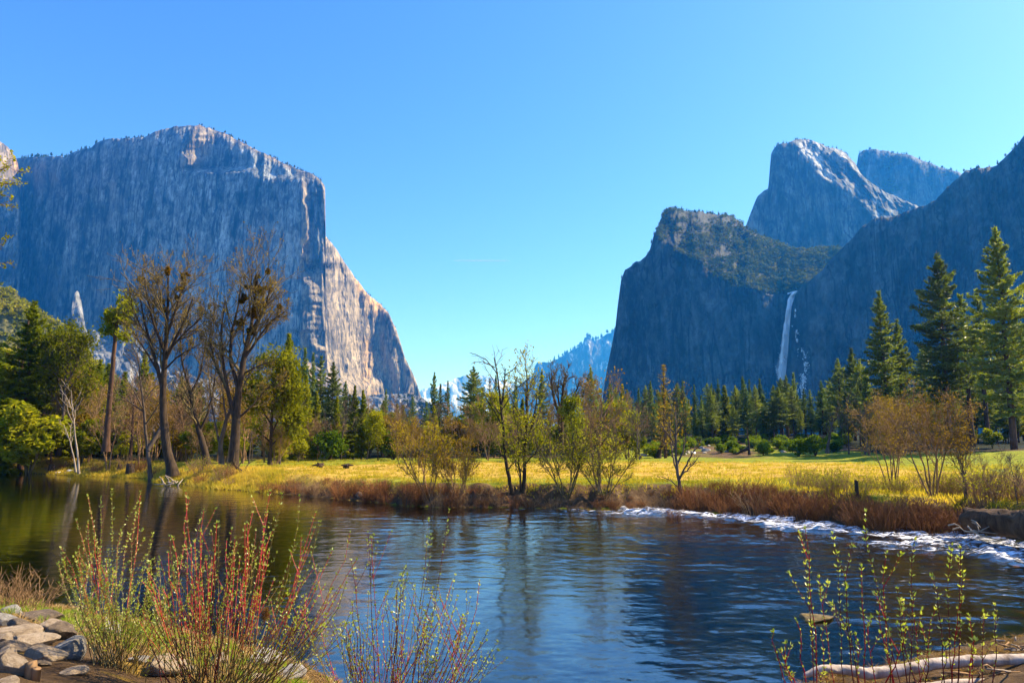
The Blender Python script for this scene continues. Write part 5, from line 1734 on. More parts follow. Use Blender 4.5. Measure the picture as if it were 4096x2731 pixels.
for row in [
    (57, 2446, 95, 42, 'stone_grey', 'grey boulder at the back of the pile, nearest the water'),
    (24, 2478, 72, 60, 'stone_grey', 'speckled pale grey boulder cut by the frame, at the back of the pile'),
    (74, 2496, 100, 46, 'stone_brown', 'small dim brown boulder between the grey ones and the long pale slab'),
    (165, 2470, 185, 64, 'stone_brown', 'broad dark brown boulder with mossy top beside the water'),
    (203, 2503, 88, 58, 'stone_tan', 'rounded tan boulder under the broad dark brown one'),
    (76, 2521, 166, 52, 'stone_tan', 'long pale slab lying above the orange tan boulder'),
    (20, 2556, 86, 42, 'stone_tan', 'orange tan boulder cut by the frame, beside its larger twin'),
    (126, 2562, 172, 56, 'stone_tan', 'large smooth orange tan boulder in the middle of the pile'),
    (58, 2586, 130, 36, 'stone_brown', 'low brown boulder wedged under the large orange tan one'),
    (175, 2536, 60, 32, 'stone_grey', 'small grey stone beside the end of the long pale slab'),
    (243, 2524, 104, 84, 'stone_brown', 'brown boulder in the shade of the olive stemmed willow'),
    (277, 2590, 116, 104, 'stone_grey', 'white grey block leaning against the foot of the olive stemmed willow'),
    (36, 2610, 86, 52, 'stone_tan', 'pale boulder on top of the big square block'),
    (46, 2656, 112, 92, 'stone_tan', 'big square tan block at the lower corner of the pile'),
    (176, 2616, 150, 64, 'stone_tan', 'flat pale boulder with grass growing at its foot'),
    (146, 2586, 58, 30, 'stone_brown', 'small brown stone under the large orange tan boulder'),
    (168, 2652, 60, 26, 'stone_brown', 'small stone beside the cut stake'),
    (284, 2682, 120, 36, 'stone_tan', 'low flat stone half buried in straw in front of the olive stemmed willow'),
    (40, 2728, 110, 34, 'stone_tan', 'stone at the bottom edge below the cut stake'),
    (440, 2516, 80, 90, 'stone_grey', 'pale boulder seen through the stems of the olive stemmed willow'),
    (655, 2662, 210, 88, 'stone_tan', 'big pale boulder between the olive willow and the red dogwood'),
    (560, 2640, 90, 40, 'stone_grey', 'grey stone behind the big pale boulder'),
    (1060, 2634, 140, 76, 'stone_grey', 'pale boulder behind the stems of the red dogwood at the water edge'),
    (1150, 2690, 130, 60, 'stone_grey', 'grey boulder at the water edge beyond the red dogwood'),
    (890, 2640, 90, 50, 'stone_tan', 'pale stone low between the stems of the red dogwood'),
    (1010, 2712, 110, 40, 'stone_tan', 'flat tan stone at the bottom edge under the red dogwood'),
    (1200, 2040 - 0, 44, 26, 'stone_brown', 'mossy rock at the far waterline, standing out of the calm water'),
    (1440, 1978, 40, 26, 'stone_brown', 'rounded brown rock on the far waterline under the russet brush'),
    (1482, 1994, 42, 16, 'stone_brown', 'low brown rock beside the rounded one at the far waterline'),
]:
    if row[0] == 1200:
        continue
    put_boulder(*row)
# stones under the water and one breaking the surface
R = random.Random(12)
RP = []
for k in range(70):
    px = R.uniform(2380, 4000); py = 2200 + 520 * R.random() ** 0.8
    x, y = zpt(px, py, -0.55)
    if y < 12.5:
        continue
    s_ = R.uniform(0.16, 0.5)
    me = BOULD[k % 6]
    key = me.name + 'stone_wet'
    mm = bpy.data.meshes.get(key)
    if mm is None:
        mm = me.copy(); mm.name = key; mm.materials.append(M['stone_wet'])
    if float(near_r(np.array([math.atan2(x, y)]))[0]) > math.hypot(x, y) - 1.2:
        continue
    o = obj('river_stone', mm, None, (x, y, min(gz(x, y) + s_ * 0.12, -0.10 - s_ * 0.5)))
    o.scale = (s_ * R.uniform(1, 1.7), s_, s_ * 0.5); o.rotation_euler = (0, 0, R.uniform(-0.5, 0.5))
    tag(o, 'algae covered stone lying under the shallow dark water', 'stone', 'stones under the water')
put_boulder(3252, 2474, 150, 22, 'stone_wet', 'flat golden rock just breaking the surface of the dark water', 'river_rock', None, D=zpt(3252, 2480, 0)[1])
R = random.Random(13)
for k in range(26):
    px = R.uniform(-40, 300); py = R.uniform(1868, 1893) + px * 0.02
    x, y, D = hit(px, py)
    o = obj('pale_stone', BOULD[k % 6] if bpy.data.meshes.get(BOULD[k % 6].name + 'stone_tan') is None else bpy.data.meshes[BOULD[k % 6].name + 'stone_tan'], None, (x, y, gz(x, y)))
    s_ = R.uniform(0.2, 0.6); o.scale = (s_ * 1.5, s_, s_ * 0.5); o.rotation_euler = (0, 0, R.uniform(0, 3))
    tag(o, 'pale stone on the far gravel bar where the river bends away', 'stone', 'pale stones on the far gravel bar')
R = random.Random(14)
for k in range(34):
    px = R.uniform(2520, 3350); D = R.uniform(126, 160)
    q = P(px, 1790, D); x, y = float(q[0]), float(q[1])
    o = obj('pale_stone', bpy.data.meshes[BOULD[k % 6].name + 'stone_grey'] if bpy.data.meshes.get(BOULD[k % 6].name + 'stone_grey') else BOULD[k % 6], None, (x, y, gz(x, y) + 0.1))
    s_ = R.uniform(0.3, 0.8); o.scale = (s_ * 1.4, s_, s_ * 0.7); o.rotation_euler = (0, 0, R.uniform(0, 3))
    tag(o, 'grey rock among the bushes on the rise below the treeline', 'stone', 'grey rocks on the rise')

M['catkin'] = leaf_mat('pale catkins', ((0.3, 0.32, 0.16), (0.45, 0.46, 0.25), (0.6, 0.6, 0.4)), 0.4, 3.0)


def shoot_shrub(name, base, label, cat, shoots, bark, seed, r=0.0085, leafsize=0.05, leafden=1.0, twigs=3, leaf='fresh', D=None, leaf_from=0.35, curve=0.12, rbase=0.16):
    """a shrub of separate upright shoots, each with its own leaves"""
    R = np.random.default_rng(seed)
    x, y, Dh = hit(*base)
    Db = D or Dh
    o3 = P(base[0], base[1], Db)
    z = min(float(o3[2]), gz(o3[0], o3[1]))
    org = np.array([o3[0], o3[1], z])
    e = root(name, tuple(org), label, cat)
    for (bx, tx, ty, dd) in shoots:
        b = P(bx, base[1], Db)
        b = np.array([b[0] + R.normal(0, rbase * 0.3), b[1] + R.normal(0, rbase), 0])
        b[2] = gz(b[0], b[1]) - 0.06
        tip = P(tx, ty, Db + dd)
        n = 8
        u = np.linspace(0, 1, n)[:, None]
        mid = np.array([(b[0] * 0.45 + tip[0] * 0.55), b[1] * 0.5 + tip[1] * 0.5, b[2] * 0.5 + tip[2] * 0.5])
        out_ = np.array([tip[0] - b[0], tip[1] - b[1], 0]) * curve
        mid = mid + out_ - np.array([0, 0, 0])
        pts = b * (1 - u) ** 2 + 2 * mid * u * (1 - u) + tip * u ** 2
        pts[1:-1] += np.cumsum(R.normal(0, 0.014, (n - 2, 3)), 0)
        pts = pts - org
        L = float(np.linalg.norm(pts[-1] - pts[0]))
        rr = r * R.uniform(0.7, 1.25)
        T = Tubes()
        T.add(pts, np.linspace(rr, rr * 0.45, n), 5, False)
        C, Dn, S = [], [], []

        def leaves(p_, u0, u1, cnt):
            seg = np.linspace(0, 1, len(p_))
            ax = p_[-1] - p_[0]; ax = ax / (np.linalg.norm(ax) + 1e-9)
            for q in range(cnt):
                uu = u0 + (u1 - u0) * (q + R.uniform(0, 0.6)) / cnt
                c = np.array([np.interp(uu, seg, p_[:, i]) for i in range(3)])
                a = R.uniform(0, 6.28)
                sd = np.array([math.cos(a), math.sin(a), 0])
                for s_ in (1, -1):
                    d = sd * s_ * R.uniform(0.5, 0.9) + ax * R.uniform(0.6, 1.1) + R.normal(0, 0.15, 3)
                    d /= np.linalg.norm(d)
                    sz = leafsize * R.uniform(0.5, 1.2) * (0.55 + 0.6 * uu)
                    C.append(c + d * sz * 0.55); Dn.append(d); S.append(sz)
            # bud cluster at the tip
            for q in range(4):
                d = ax + R.normal(0, 0.45, 3); d /= np.linalg.norm(d)
                sz = leafsize * R.uniform(0.7, 1.25)
                C.append(p_[-1] + d * sz * 0.45); Dn.append(d); S.append(sz)

        leaves(pts, leaf_from, 1.0, max(3, int(leafden * L * 9)))
        for k in range(R.integers(0, twigs + 1)):
            uu = R.uniform(0.35, 0.85)
            c = np.array([np.interp(uu, u[:, 0], pts[:, i]) for i in range(3)])
            a = R.uniform(0, 6.28)
            d = np.array([math.cos(a) * 0.5, math.sin(a) * 0.5, 0.9])
            ln = L * R.uniform(0.10, 0.26)
            q = np.stack([c, c + d * ln * 0.5, c + d * ln + np.array([0, 0, 0.05 * ln])])
            T.add(q, [rr * 0.55, rr * 0.45, rr * 0.3], 4, False)
            leaves(q, 0.3, 1.0, max(2, int(leafden * ln * 11)))
        st = obj('stem', T.mesh('stem', M[bark if isinstance(bark, str) else bark[R.integers(0, len(bark))]]), e)
        C = np.array(C); Dn = np.array(Dn); S = np.array(S)
        V, F = blades(C, Dn, S, S * 0.46, R, 0.12)
        obj('leaves', mesh_np('leaves', V, F, M[leaf]), st)
    return e


def fan(R, n, bx, bw, tx0, tx1, topf, lo, dd=0.35):
    out_ = []
    for k in range(n):
        f = (k + R.uniform(0, 1)) / n
        tx = tx0 + (tx1 - tx0) * f
        t0 = topf(tx)
        ty = t0 + (lo - t0) * (0.04 + 0.9 * R.random() ** 0.85)
        tx += R.gauss(0, 0.05 * (tx1 - tx0))
        out_.append((bx + (f - 0.5) * bw * 0.6 + R.gauss(0, bw * 0.14), tx, ty, R.gauss(0, dd)))
    return out_


R = random.Random(31)
sh = fan(R, 90, 480, 260, 262, 720, poly([(262, 2190), (300, 2120), (360, 2060), (440, 2050), (520, 2090), (600, 2180), (720, 2260)]), 2540, 0.3)
sh += [(455, 352, 1985, 0), (470, 402, 1990, 0.1), (490, 447, 1960, 0), (500, 561, 1968, 0.1), (475, 305, 2080, 0), (440, 245, 2190, -0.1), (510, 545, 2055, 0.2), (500, 610, 2135, 0.1)]
shoot_shrub('willow_shrub', (470, 2662), 'bushy olive stemmed willow with many small pale leaves beside the boulder pile', 'shrub', sh, ('stem_gold', 'stem_gold', 'stem_olive', 'stem_two'), 51, 0.0062, 0.040, 1.4, 4, leaf_from=0.40)
R = random.Random(32)
sh = fan(R, 120, 870, 430, 560, 1360, poly([(560, 2300), (650, 2200), (700, 2120), (760, 2070), (860, 2050), (950, 2080), (1050, 2060), (1150, 2110), (1250, 2190), (1330, 2300)]), 2560, 0.45)
sh += [(800, 743, 1965, 0), (805, 756, 1995, 0.1), (840, 815, 2040, 0), (835, 800, 2085, 0.2), (880, 875, 2090, 0), (910, 1010, 2050, 0.1), (930, 1070, 2050, 0.1), (950, 1082, 1965, 0.2), (960, 1130, 1975, 0),
       (985, 1197, 1985, 0.1), (1000, 1262, 2050, 0.1), (1010, 1280, 2085, 0), (1020, 1330, 2200, 0.2), (1040, 1400, 2130, 0.1), (1045, 1425, 2240, 0.2), (800, 690, 2150, 0), (760, 640, 2230, 0), (900, 925, 2115, 0.1)]
shoot_shrub('dogwood_shrub', (880, 2760), 'large red stemmed dogwood with tall upright shoots beside the boulders', 'shrub', sh, ('stem_two', 'stem_two', 'stem_two', 'stem_olive', 'stem_maroon'), 52, 0.0076, 0.042, 0.85, 2, D=9.9, leaf_from=0.34)
R = random.Random(33)
sh = fan(R, 74, 1560, 330, 1270, 2000, poly([(1270, 2480), (1400, 2360), (1500, 2330), (1600, 2260), (1700, 2230), (1800, 2330), (1900, 2420), (2000, 2640)]), 2660, 0.4)
sh += [(1640, 1797, 2040, 0), (1620, 1722, 2140, 0.1), (1600, 1706, 2150, 0), (1540, 1472, 2130, 0.1), (1530, 1485, 2150, 0.1), (1560, 1625, 2268, 0), (1680, 1918, 2325, 0), (1700, 1865, 2370, 0), (1690, 1950, 2525, 0.1), (1710, 1990, 2600, 0.2), (1640, 1820, 2300, 0.2), (1480, 1405, 2240, 0)]
shoot_shrub('twiggy_shrub', (1560, 2800), 'sparse dark stemmed shrub with thin arching twigs in front of the blue water', 'shrub', sh, ('stem_maroon', 'stem_maroon', 'stem_red', 'stem_olive'), 53, 0.0062, 0.038, 0.95, 4, D=9.6, leaf_from=0.3)
sh = []
for (tx, ty) in [(3221, 2117), (3206, 2150), (3331, 2136), (3345, 2210), (3465, 2048), (3446, 2269), (3659, 2162), (3545, 2216), (3808, 2181), (3842, 2193), (3728, 2307), (3979, 2422), (3850, 2399), (3385, 2338), (3278, 2311),
                 (3095, 2528), (3144, 2574), (3186, 2483), (3587, 2353), (3880, 2480), (3940, 2460), (3740, 2440), (3490, 2470), (3560, 2520), (3620, 2500), (3660, 2380), (3300, 2500), (3420, 2540), (3120, 2600), (3700, 2560), (3780, 2580), (3600, 2420), (3520, 2400), (3250, 2560), (3900, 2560)]:
    sh.append((tx + (3520 - tx) * 0.12 + 30, tx, ty, 0.15 * math.sin(tx)))
shoot_shrub('dogwood_shrub', (3540, 2790), 'sparse row of red dogwood shoots with yellow leaves behind the bleached log', 'shrub', sh, ('stem_red', 'stem_maroon'), 54, 0.0085, 0.062, 0.95, 2, D=10.4, leaf_from=0.28, rbase=0.25)
x, y, D = hit(110, 2440)
plant('tanbrush0', 'dry_shrub', (x, y, gz(x, y) - 0.05), 0.75, 'dry orange twigs standing at the water edge behind the boulder pile', 'shrub', None, 1.5)
x, y, D = hit(20, 2430)
plant('tanbrush2', 'dry_shrub', (x, y, gz(x, y) - 0.05), 0.9, 'dry upright twigs cut by the frame behind the grey boulders', 'shrub', None, 1.0)
# brown clump of dead leaves caught in the dogwood
q = P(1063, 2455, 9.7)
R = np.random.default_rng(61)
n = 420
d = rnd_dirs(R, n); c = d * np.array([0.055, 0.05, 0.09]) * (R.uniform(0, 1, n) ** 0.4)[:, None]
V, F = blades(c, rnd_dirs(R, n), R.uniform(0.02, 0.06, n), 0.006, R)
M['dead'] = leaf_mat('dead leaves', ((0.06, 0.025, 0.008), (0.16, 0.07, 0.02), (0.28, 0.14, 0.04)), 0.3, 5.0)
tag(obj('dead_leaf_clump', mesh_np('dead_leaf_clump', V, F, M['dead']), None, tuple(q)), 'brown clump of dead leaves caught among the red dogwood stems', 'leaf clump')


def log(name, pts, rads, mat, label, cat, sides=14, rough=0.06, seed=1):
    R = np.random.default_rng(seed)
    pts = np.array(pts, float)
    n = 8 * len(pts)
    s_ = np.linspace(0, len(pts) - 1, n)
    q = np.stack([np.interp(s_, np.arange(len(pts)), pts[:, i]) for i in range(3)], 1)
    r = np.interp(s_, np.arange(len(rads)), rads)
    org = q[0].copy()
    T = Tubes()
    V = T.add(q - org, r, sides)
    jit = lambda A: A + np.stack([rough * fbm(A[:, 0] * 6 + A[:, 2] * 9, A[:, 1] * 9 + k * 7, 3, seed + k) for k in range(3)], 1)
    return tag(obj(name, T.mesh(name, M[mat], True, jit), None, tuple(org)), label, cat)


M['log_bark'] = bark_mat('thick fallen log bark', (0.016, 0.009, 0.005), (0.13, 0.075, 0.04), 1.4, 0.08)
LA, LB = P(3875, 2075, 30.5), P(4420, 2135, 23.0)
lg = log('fallen_log', [LA, LA * 0.5 + LB * 0.5, LB], [0.43, 0.50, 0.56], 'log_bark', 'huge dark fallen log with rough bark lying at the river edge', 'log', 20, 0.09, 71)
R = np.random.default_rng(72)
for k in range(9):
    px0 = R.uniform(3780, 3900); py0 = R.uniform(2075, 2125)
    a = P(px0, py0, 29.5 + R.normal(0, 0.5)); b_ = P(px0 + R.uniform(30, 130), py0 + R.uniform(-20, 55), 28 + R.normal(0, 0.5))
    mid = (a + b_) / 2 + R.normal(0, 0.1, 3)
    T = Tubes(); T.add(np.stack([a, mid, b_]) - a, [0.035, 0.03, 0.015], 5)
    tag(obj('stick', T.mesh('stick', M['bark_pale']), None, tuple(a)), 'pale dead stick tangled at the end of the huge fallen log', 'stick', 'pale sticks at the end of the log')
bl = log('driftwood_log', [P(3215, 2700, 11.2), P(3290, 2672, 11.25), P(3370, 2676, 11.3), P(3470, 2694, 11.3), P(3600, 2678, 11.35), P(3750, 2652, 11.45), P(3900, 2642, 11.5), P(4096, 2634, 11.6), P(4300, 2628, 11.7)],
         [0.035, 0.055, 0.065, 0.078, 0.082, 0.082, 0.08, 0.078, 0.075], 'driftwood', 'smooth bleached driftwood log with a pale crooked end at the near shore', 'log', 14, 0.012, 73)
lw = log('driftwood_log', [P(3560, 2760, 10.8), P(3800, 2735, 10.9), P(4000, 2722, 11.0), P(4200, 2715, 11.1)], [0.04, 0.06, 0.05, 0.05], 'driftwood', 'thinner pale driftwood pole under the bleached log', 'log', 10, 0.01, 74)
for k in range(24):
    px0 = R.uniform(3850, 4180); py0 = R.uniform(2670, 2740)
    a = P(px0, py0, 11.1 + R.normal(0, 0.25)); b_ = P(px0 + R.uniform(-130, 130), py0 + R.uniform(-25, 25), 11.2 + R.normal(0, 0.3))
    T = Tubes(); T.add(np.stack([a, (a + b_) / 2 + R.normal(0, 0.03, 3), b_]) - a, [0.012, 0.014, 0.006], 5)
    tag(obj('stick', T.mesh('stick', M['twig_tan'] if k % 2 else M['bark_pale']), None, tuple(a)), 'short dry stick in the litter under the bleached driftwood log', 'stick', 'sticks under the bleached log')
for k in range(12):
    px0 = R.uniform(4010, 4120); py0 = R.uniform(2560, 2610)
    a = P(px0, py0, 12.2 + R.normal(0, 0.15)); b_ = P(px0 + R.uniform(-70, 90), py0 + R.uniform(-18, 18), 12.3 + R.normal(0, 0.2))
    T = Tubes(); T.add(np.stack([a, (a + b_) / 2 + R.normal(0, 0.02, 3), b_]) - a, [0.012, 0.016, 0.006], 5)
    tag(obj('stick', T.mesh('stick', M['twig_tan'] if k % 2 else M['bark_pale']), None, tuple(a)), 'dry stick in the small heap of flood litter beyond the bleached log', 'stick', 'sticks in the flood litter heap')
x, y, D = hit(118, 2712)
ck = Tubes()
zb = gz(x, y)
top = P(118, 2645, D)
ck.add(np.array([[0, 0, -0.1], [0.01, 0, 0.12], [0.0, 0, float(top[2]) - zb]]), [0.065, 0.058, 0.06], 12)
ck2 = Tubes()
ck2.add(np.array([[0.075, -0.02, -0.1], [0.08, -0.02, 0.1], [0.085, -0.02, (float(top[2]) - zb) * 0.66]]), [0.045, 0.045, 0.047], 12)
st = root('cut_stump', (x, y, zb), 'sawn off twin stump standing in the straw beside the square block', 'stump')
obj('stem', ck.mesh('stem', M['twig_tan']), st); obj('stem', ck2.mesh('stem', M['twig_tan']), st)
for (px, pb, pt, w, lab) in [(520, 1901, 1856, 34, 'dark cut stump at the far waterline, larger of two under the thin dark tree'), (478, 1882, 1858, 16, 'small cut stump behind the larger one on the far bank'), (205, 1893, 1860, 26, 'dark stump in the driftwood at the river bend'),
                             (3430, 1990, 1927, 16, 'broken dark post standing in the brush before the alders'), (2562, 1834, 1822, 14, 'small dark stump at the green edge of the meadow')]:
    x, y, D = hit(px, pb)
    zb = gz(x, y)
    r = w / FPX * D / 2
    T = Tubes()
    h = (pb - pt) / FPX * D
    T.add(np.array([[0, 0, -0.2], [0, 0, h * 0.3], [0.04 * r, 0, h]]), [r * 1.3, r, r * 0.92], 10)
    tag(obj('tree_stump', T.mesh('tree_stump', M['bark_dark'], True, lambda A: A + 0.03 * np.stack([vn(A[:, 0] * 5, A[:, 2] * 5, 3), vn(A[:, 1] * 5, A[:, 2] * 5, 4), vn(A[:, 0] * 9, A[:, 1] * 9, 5)], 1)), None, (x, y, zb)), lab, 'stump')
# fallen dead branch reaching out of the far bank, driftwood tangles
limb_tree('dead_branch', 66, (1062, 1968), [
    ([(1062, 1970), (1030, 1945), (1000, 1915), (975, 1890), (945, 1870), (934, 1850), (936, 1806)], 0.2, 0.06),
    ([(1060, 1965), (1066, 1930), (1070, 1890)], 0.08, 0.03), ([(975, 1890), (990, 1860), (1016, 1838)], 0.06, 0.02), ([(950, 1872), (975, 1830), (984, 1780)], 0.05, 0.02)],
    'forked dead branch propped on the far bank, its foot in the water', 'branch', 44, 'bark_dark', (3, 3), 0.2, maxlev=2, depthj=0.6, minr=0.02)
R = np.random.default_rng(81)
for k in range(12):
    px0 = 690 + R.normal(0, 22); py0 = 1938 + R.uniform(-10, 14)
    a = P(px0, py0, 66 + R.normal(0, 0.5)); b_ = P(px0 + R.uniform(-45, 45), py0 - R.uniform(-12, 34), 66.3)
    T = Tubes(); T.add(np.stack([a, (a + b_) / 2 + R.normal(0, 0.06, 3), b_]) - a, [0.06, 0.055, 0.03], 5)
    tag(obj('stick', T.mesh('stick', M['bark_pale']), None, tuple(a)), 'pale stick in the driftwood tangle below the big bare oak', 'stick', 'sticks in the tangle below the oak')
log('drift_pole', [P(815, 1942, 66), P(900, 1962, 65), P(1000, 1968, 64.5), P(1060, 1958, 64.3)], [0.12, 0.1, 0.08, 0.06], 'bark_dark', 'dark pole lying along the far waterline toward the dead branch', 'log', 8, 0.02, 75)
for (cx_, cy_, lab) in [(1278, 1870, 'dark stump roots lying on the straw meadow, larger of two'), (1385, 1873, 'dark chunk of wood lying on the straw meadow, smaller of two')]:
    x, y, D = hit(cx_, cy_)
    T = Tubes()
    R2 = np.random.default_rng(int(cx_))
    for k in range(5):
        d = rnd_dirs(R2, 1)[0]; d[2] = abs(d[2]) * 0.5
        T.add(np.stack([-d * 0.3, d * 0.2 + [0, 0, 0.15], d * 0.8]), [0.16, 0.14, 0.05], 6)
    tag(obj('wood_chunk', T.mesh('wood_chunk', M['bark_dark']), None, (x, y, gz(x, y) + 0.12)), lab, 'wood')
# overhanging budding branch at the left edge, from a trunk outside the frame
def near_branch():
    D = 15.0
    b = P(-420, 2330, D); b[2] = gz(b[0], b[1])
    lims = [([(-420, 2360), (-400, 2000), (-370, 1500), (-330, 1000), (-300, 620)], 0.16, 0.05),
            ([(-340, 1050), (-200, 860), (-90, 760), (0, 732), (60, 738)], 0.035, 0.006), ([(-320, 900), (-150, 760), (-20, 690), (50, 660)], 0.03, 0.006),
            ([(-350, 1200), (-180, 960), (-60, 830), (10, 790)], 0.03, 0.006), ([(-360, 1300), (-160, 1120), (-20, 1005), (8, 995)], 0.03, 0.005)]
    R = np.random.default_rng(91)
    e = root('near_tree', tuple(b), 'budding twigs of a near tree reaching in from the edge over the sunlit buttress', 'tree')
    T = Tubes(); tips = []
    for li, (pts, r0, r1) in enumerate(lims):
        pts = np.array(pts, float); n = 12
        s_ = np.linspace(0, len(pts) - 1, n)
        q = P(np.interp(s_, np.arange(len(pts)), pts[:, 0]), np.interp(s_, np.arange(len(pts)), pts[:, 1]), D) - b
        T.add(q, np.linspace(r0, r1, n), 6, False)
        if li:
            side_shoots(T, q, np.linspace(r0, r1, n), 1.6, 1, R, tips, 0.02, 40, 0.2, (8, 7, 4), 0.003, 0.42, 3, 0.0, 0.5)
    obj('trunk', T.mesh('trunk', M['twig_tan']), e)
    obj('crown', leaf_cloud('crown', tips, 2, 0.03, 0.07, R, M['yellow']), e)


near_branch()

# ------------------------------------------------------------------ grass and litter
def tufts(name, n, sampler, label, mat='grass', h=0.3, w=0.03, seed=1, lean=0.5):
    R = np.random.default_rng(seed)
    x, y, s_ = sampler(R, n)
    z = ground_z(x, y)
    m_ = len(x)
    d = np.stack([R.normal(0, lean, m_), R.normal(0, lean, m_), np.ones(m_)], 1)
    d /= np.linalg.norm(d, axis=1)[:, None]
    hh = h * s_
    c = np.stack([x, y, z], 1) + d * (hh * 0.45)[:, None]
    V, F = blades(c, d, hh, w * s_, R, 0.05)
    return tag(obj(name, mesh_np(name, V, F, M[mat])), label, kind='stuff')


def clumped(R, n, px0, px1, inl0, inl1, k, sp=0.12):
    cx = R.uniform(px0, px1, n // k); inl = inl0 + (inl1 - inl0) * R.uniform(0, 1, n // k) ** 1.3
    az = np.arctan2((cx - CX) / FPX, _c)
    r = far_r(az) + inl
    x = np.sin(az) * r; y = np.cos(az) * r
    x = np.repeat(x, k) + R.normal(0, sp, len(x) * k); y = np.repeat(y, k) + R.normal(0, sp, len(y) * k)
    s_ = np.repeat(R.uniform(0.5, 1.3, n // k), k) * R.uniform(0.6, 1.2, len(x))
    return x, y, s_


tufts('meadow_grass', 60000, lambda R, n: clumped(R, n, 1050, 4300, 1.5, 60, 14, 0.28), 'straw and green grass tufts over the near half of the meadow', h=0.24, w=0.05, seed=3)
tufts('bank_grass', 30000, lambda R, n: clumped(R, n, -60, 1150, 0.1, 14, 12, 0.25), 'grass tufts along the grassy far bank under the oaks', h=0.4, w=0.07, seed=4)


def near_samp(px0, px1, s0, s1, k):
    def f(R, n):
        cx = R.uniform(px0, px1, n // k)
        az = np.arctan2((cx - CX) / FPX, _c)
        r = near_r(az) - R.uniform(s0, s1, n // k)
        x = np.repeat(np.sin(az) * r, k) + R.normal(0, 0.04, (n // k) * k); y = np.repeat(np.cos(az) * r, k) + R.normal(0, 0.04, (n // k) * k)
        return x, y, np.repeat(R.uniform(0.4, 1.3, n // k), k)
    return f


M['shore_grass'] = leaf_mat('fresh shore grass', ((0.10, 0.17, 0.012), (0.2, 0.3, 0.02), (0.34, 0.4, 0.06)), 0.45, 3.0)
M['straw'] = leaf_mat('dry straw litter', ((0.14, 0.08, 0.03), (0.32, 0.2, 0.08), (0.5, 0.36, 0.17)), 0.25, 4.0)
tufts('shore_grass', 9000, near_samp(60, 1400, 1.2, 5.0, 30), 'fresh green grass between the boulders of the near shore', 'shore_grass', 0.16, 0.012, 5)
tufts('straw_litter', 70000, near_samp(-100, 1500, 0.2, 5.5, 20), 'dry straw and leaf litter on the near shore', 'straw', 0.16, 0.010, 6, 3.0)
tufts('shore_litter', 8000, near_samp(3100, 4400, -0.1, 4.0, 20), 'dry litter under the bleached log', 'straw', 0.16, 0.010, 7, 3.0)

# ------------------------------------------------------------------ tiny trees along the rims of the cliffs
R = random.Random(50)


def rim_trees(px0, px1, n, rim, hmin, hmax, label, group, back=6.0, clump=0.0):
    az = rim[:, 0] / rim[:, 1] * _c * FPX + CX    # near enough to find the column
    pxs = np.array([CX + FPX * (p[0] / (p[1] * _c + (p[2] - EYE) * _s)) for p in rim])
    for k in range(n):
        px = R.uniform(px0, px1)
        if clump and vn(np.array([px * 0.03]), np.array([1.0]), 7)[0] < -clump:
            continue
        x = np.interp(px, pxs, rim[:, 0]); y = np.interp(px, pxs, rim[:, 1]); z = np.interp(px, pxs, rim[:, 2])
        parts, H0 = KIND[R.choice(['tinyfir', 'tinypine', 'tinyfir'])]
        h = R.uniform(hmin, hmax)
        e = root('rim_tree', (float(x), float(y) + R.uniform(0, back), float(z) - 0.8), label, 'tree', group, R.uniform(0, 6), (h / H0 * 1.25, h / H0 * 1.25, h / H0))
        for pn, me in parts:
            obj(pn, me, e)


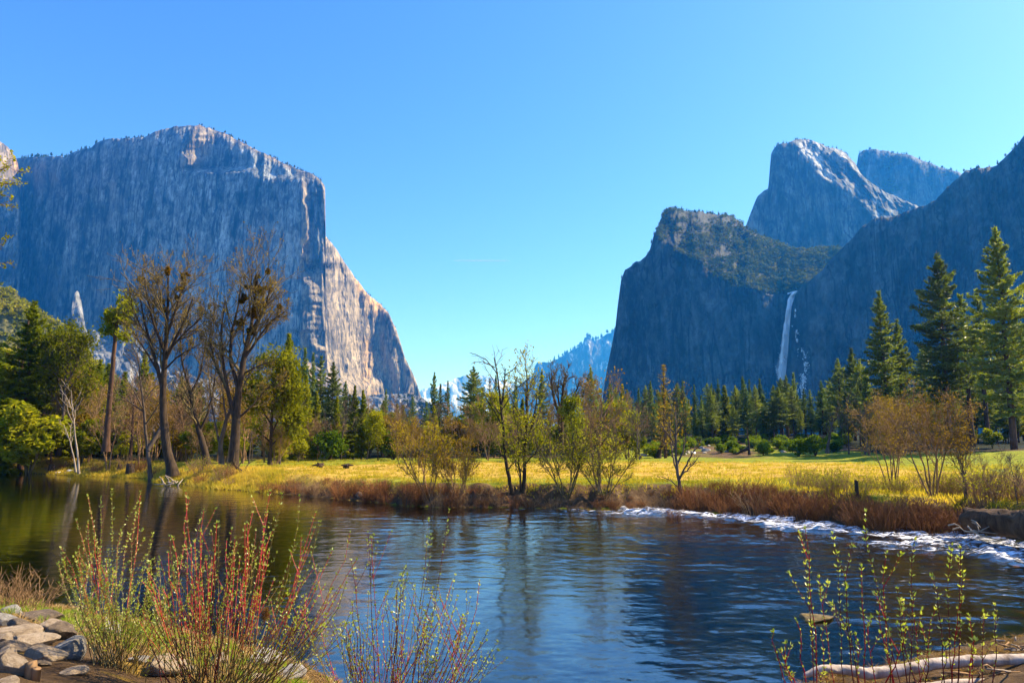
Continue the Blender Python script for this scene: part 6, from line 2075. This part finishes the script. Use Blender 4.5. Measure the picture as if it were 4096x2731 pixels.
rim_trees(70, 420, 40, cap_rim, 9, 17, 'tiny dark conifer on the low rim west of the great cliff summit', 'conifers on the low rim of the great cliff')
rim_trees(450, 600, 12, cap_rim, 6, 12, 'tiny conifer on the bright shoulder of the great cliff', 'conifers on the bright shoulder of the great cliff')
rim_trees(780, 1295, 60, cap_rim, 6, 13, 'tiny dark tree on the sloping summit of the great cliff', 'trees on the sloping summit of the great cliff', 10)
rim_trees(1310, 1600, 14, cap_rim, 4, 9, 'tiny tree on the flank edge of the great cliff', 'trees on the flank edge of the great cliff')
rim_trees(2650, 3000, 46, wf_rim, 5, 10, 'tiny tree on the flat top of the waterfall wall', 'trees on top of the waterfall wall', 10)
rim_trees(2470, 2650, 9, wf_rim, 4, 9, 'tiny tree clinging to the prow of the waterfall wall', 'trees on the prow of the waterfall wall')
rim_trees(3080, 3420, 22, pk_rim, 6, 11, 'tiny tree on the crown of the tall rounded peak', 'trees on the tall rounded peak')
rim_trees(3440, 3840, 26, pb_rim, 7, 14, 'tiny tree on the crest of the rear peak', 'trees on the rear peak')
rim_trees(3850, 4100, 16, rw_rim, 4, 8, 'tiny tree on the edge of the sheer dark wall', 'trees on the dark wall')
rim_trees(2215, 2460, 46, fr_rim, 30, 60, 'tiny hazy conifer along the crest of the far ridge', 'conifers on the far ridge', 20)

# a short vapour trail, far beyond the ridge
m, t, out = nmat('vapour trail')
d = N(t, 'BsdfDiffuse'); d.inputs[0].default_value = (0.9, 0.9, 0.9, 1)
tr = N(t, 'BsdfTransparent')
mx = N(t, 'MixShader'); mx.inputs[0].default_value = 0.22
t.links.new(tr.outputs[0], mx.inputs[1]); t.links.new(d.outputs[0], mx.inputs[2]); t.links.new(mx.outputs[0], out.inputs[0])
a, b_ = P(1815, 1042, 14000), P(2038, 1043, 14000)
T = Tubes()
u = np.linspace(0, 1, 12)[:, None]
T.add((a * (1 - u) + b_ * u) - a, 5 + 7 * np.sin(u[:, 0] * math.pi) ** 0.5, 8)
tag(obj('vapour_trail', T.mesh('vapour_trail', m), None, tuple(a)), 'short thin white vapour trail in the open sky over the valley gap', 'vapour trail')

# ------------------------------------------------------------------ haze
m, t, out = nmat('valley haze')
v = N(t, 'VolumePrincipled')
v.inputs['Color'].default_value = (0.02, 0.29, 1.0, 1)
v.inputs['Absorption Color'].default_value = (0.8, 1, 1, 1)
v.inputs['Density'].default_value = 0.000105
v.inputs['Anisotropy'].default_value = 0.3
t.links.new(v.outputs[0], out.inputs['Volume'])
x0, x1, y0, y1, z0, z1 = -6500, 6500, -500, 11800, -40, 1200
V = [(x, y, z) for x in (x0, x1) for y in (y0, y1) for z in (z0, z1)]
F = np.array([(0, 1, 3, 2), (4, 6, 7, 5), (0, 4, 5, 1), (2, 3, 7, 6), (0, 2, 6, 4), (1, 5, 7, 3)])
tag(obj('haze', mesh_np('haze', np.array(V, float), F, m)), kind='stuff')
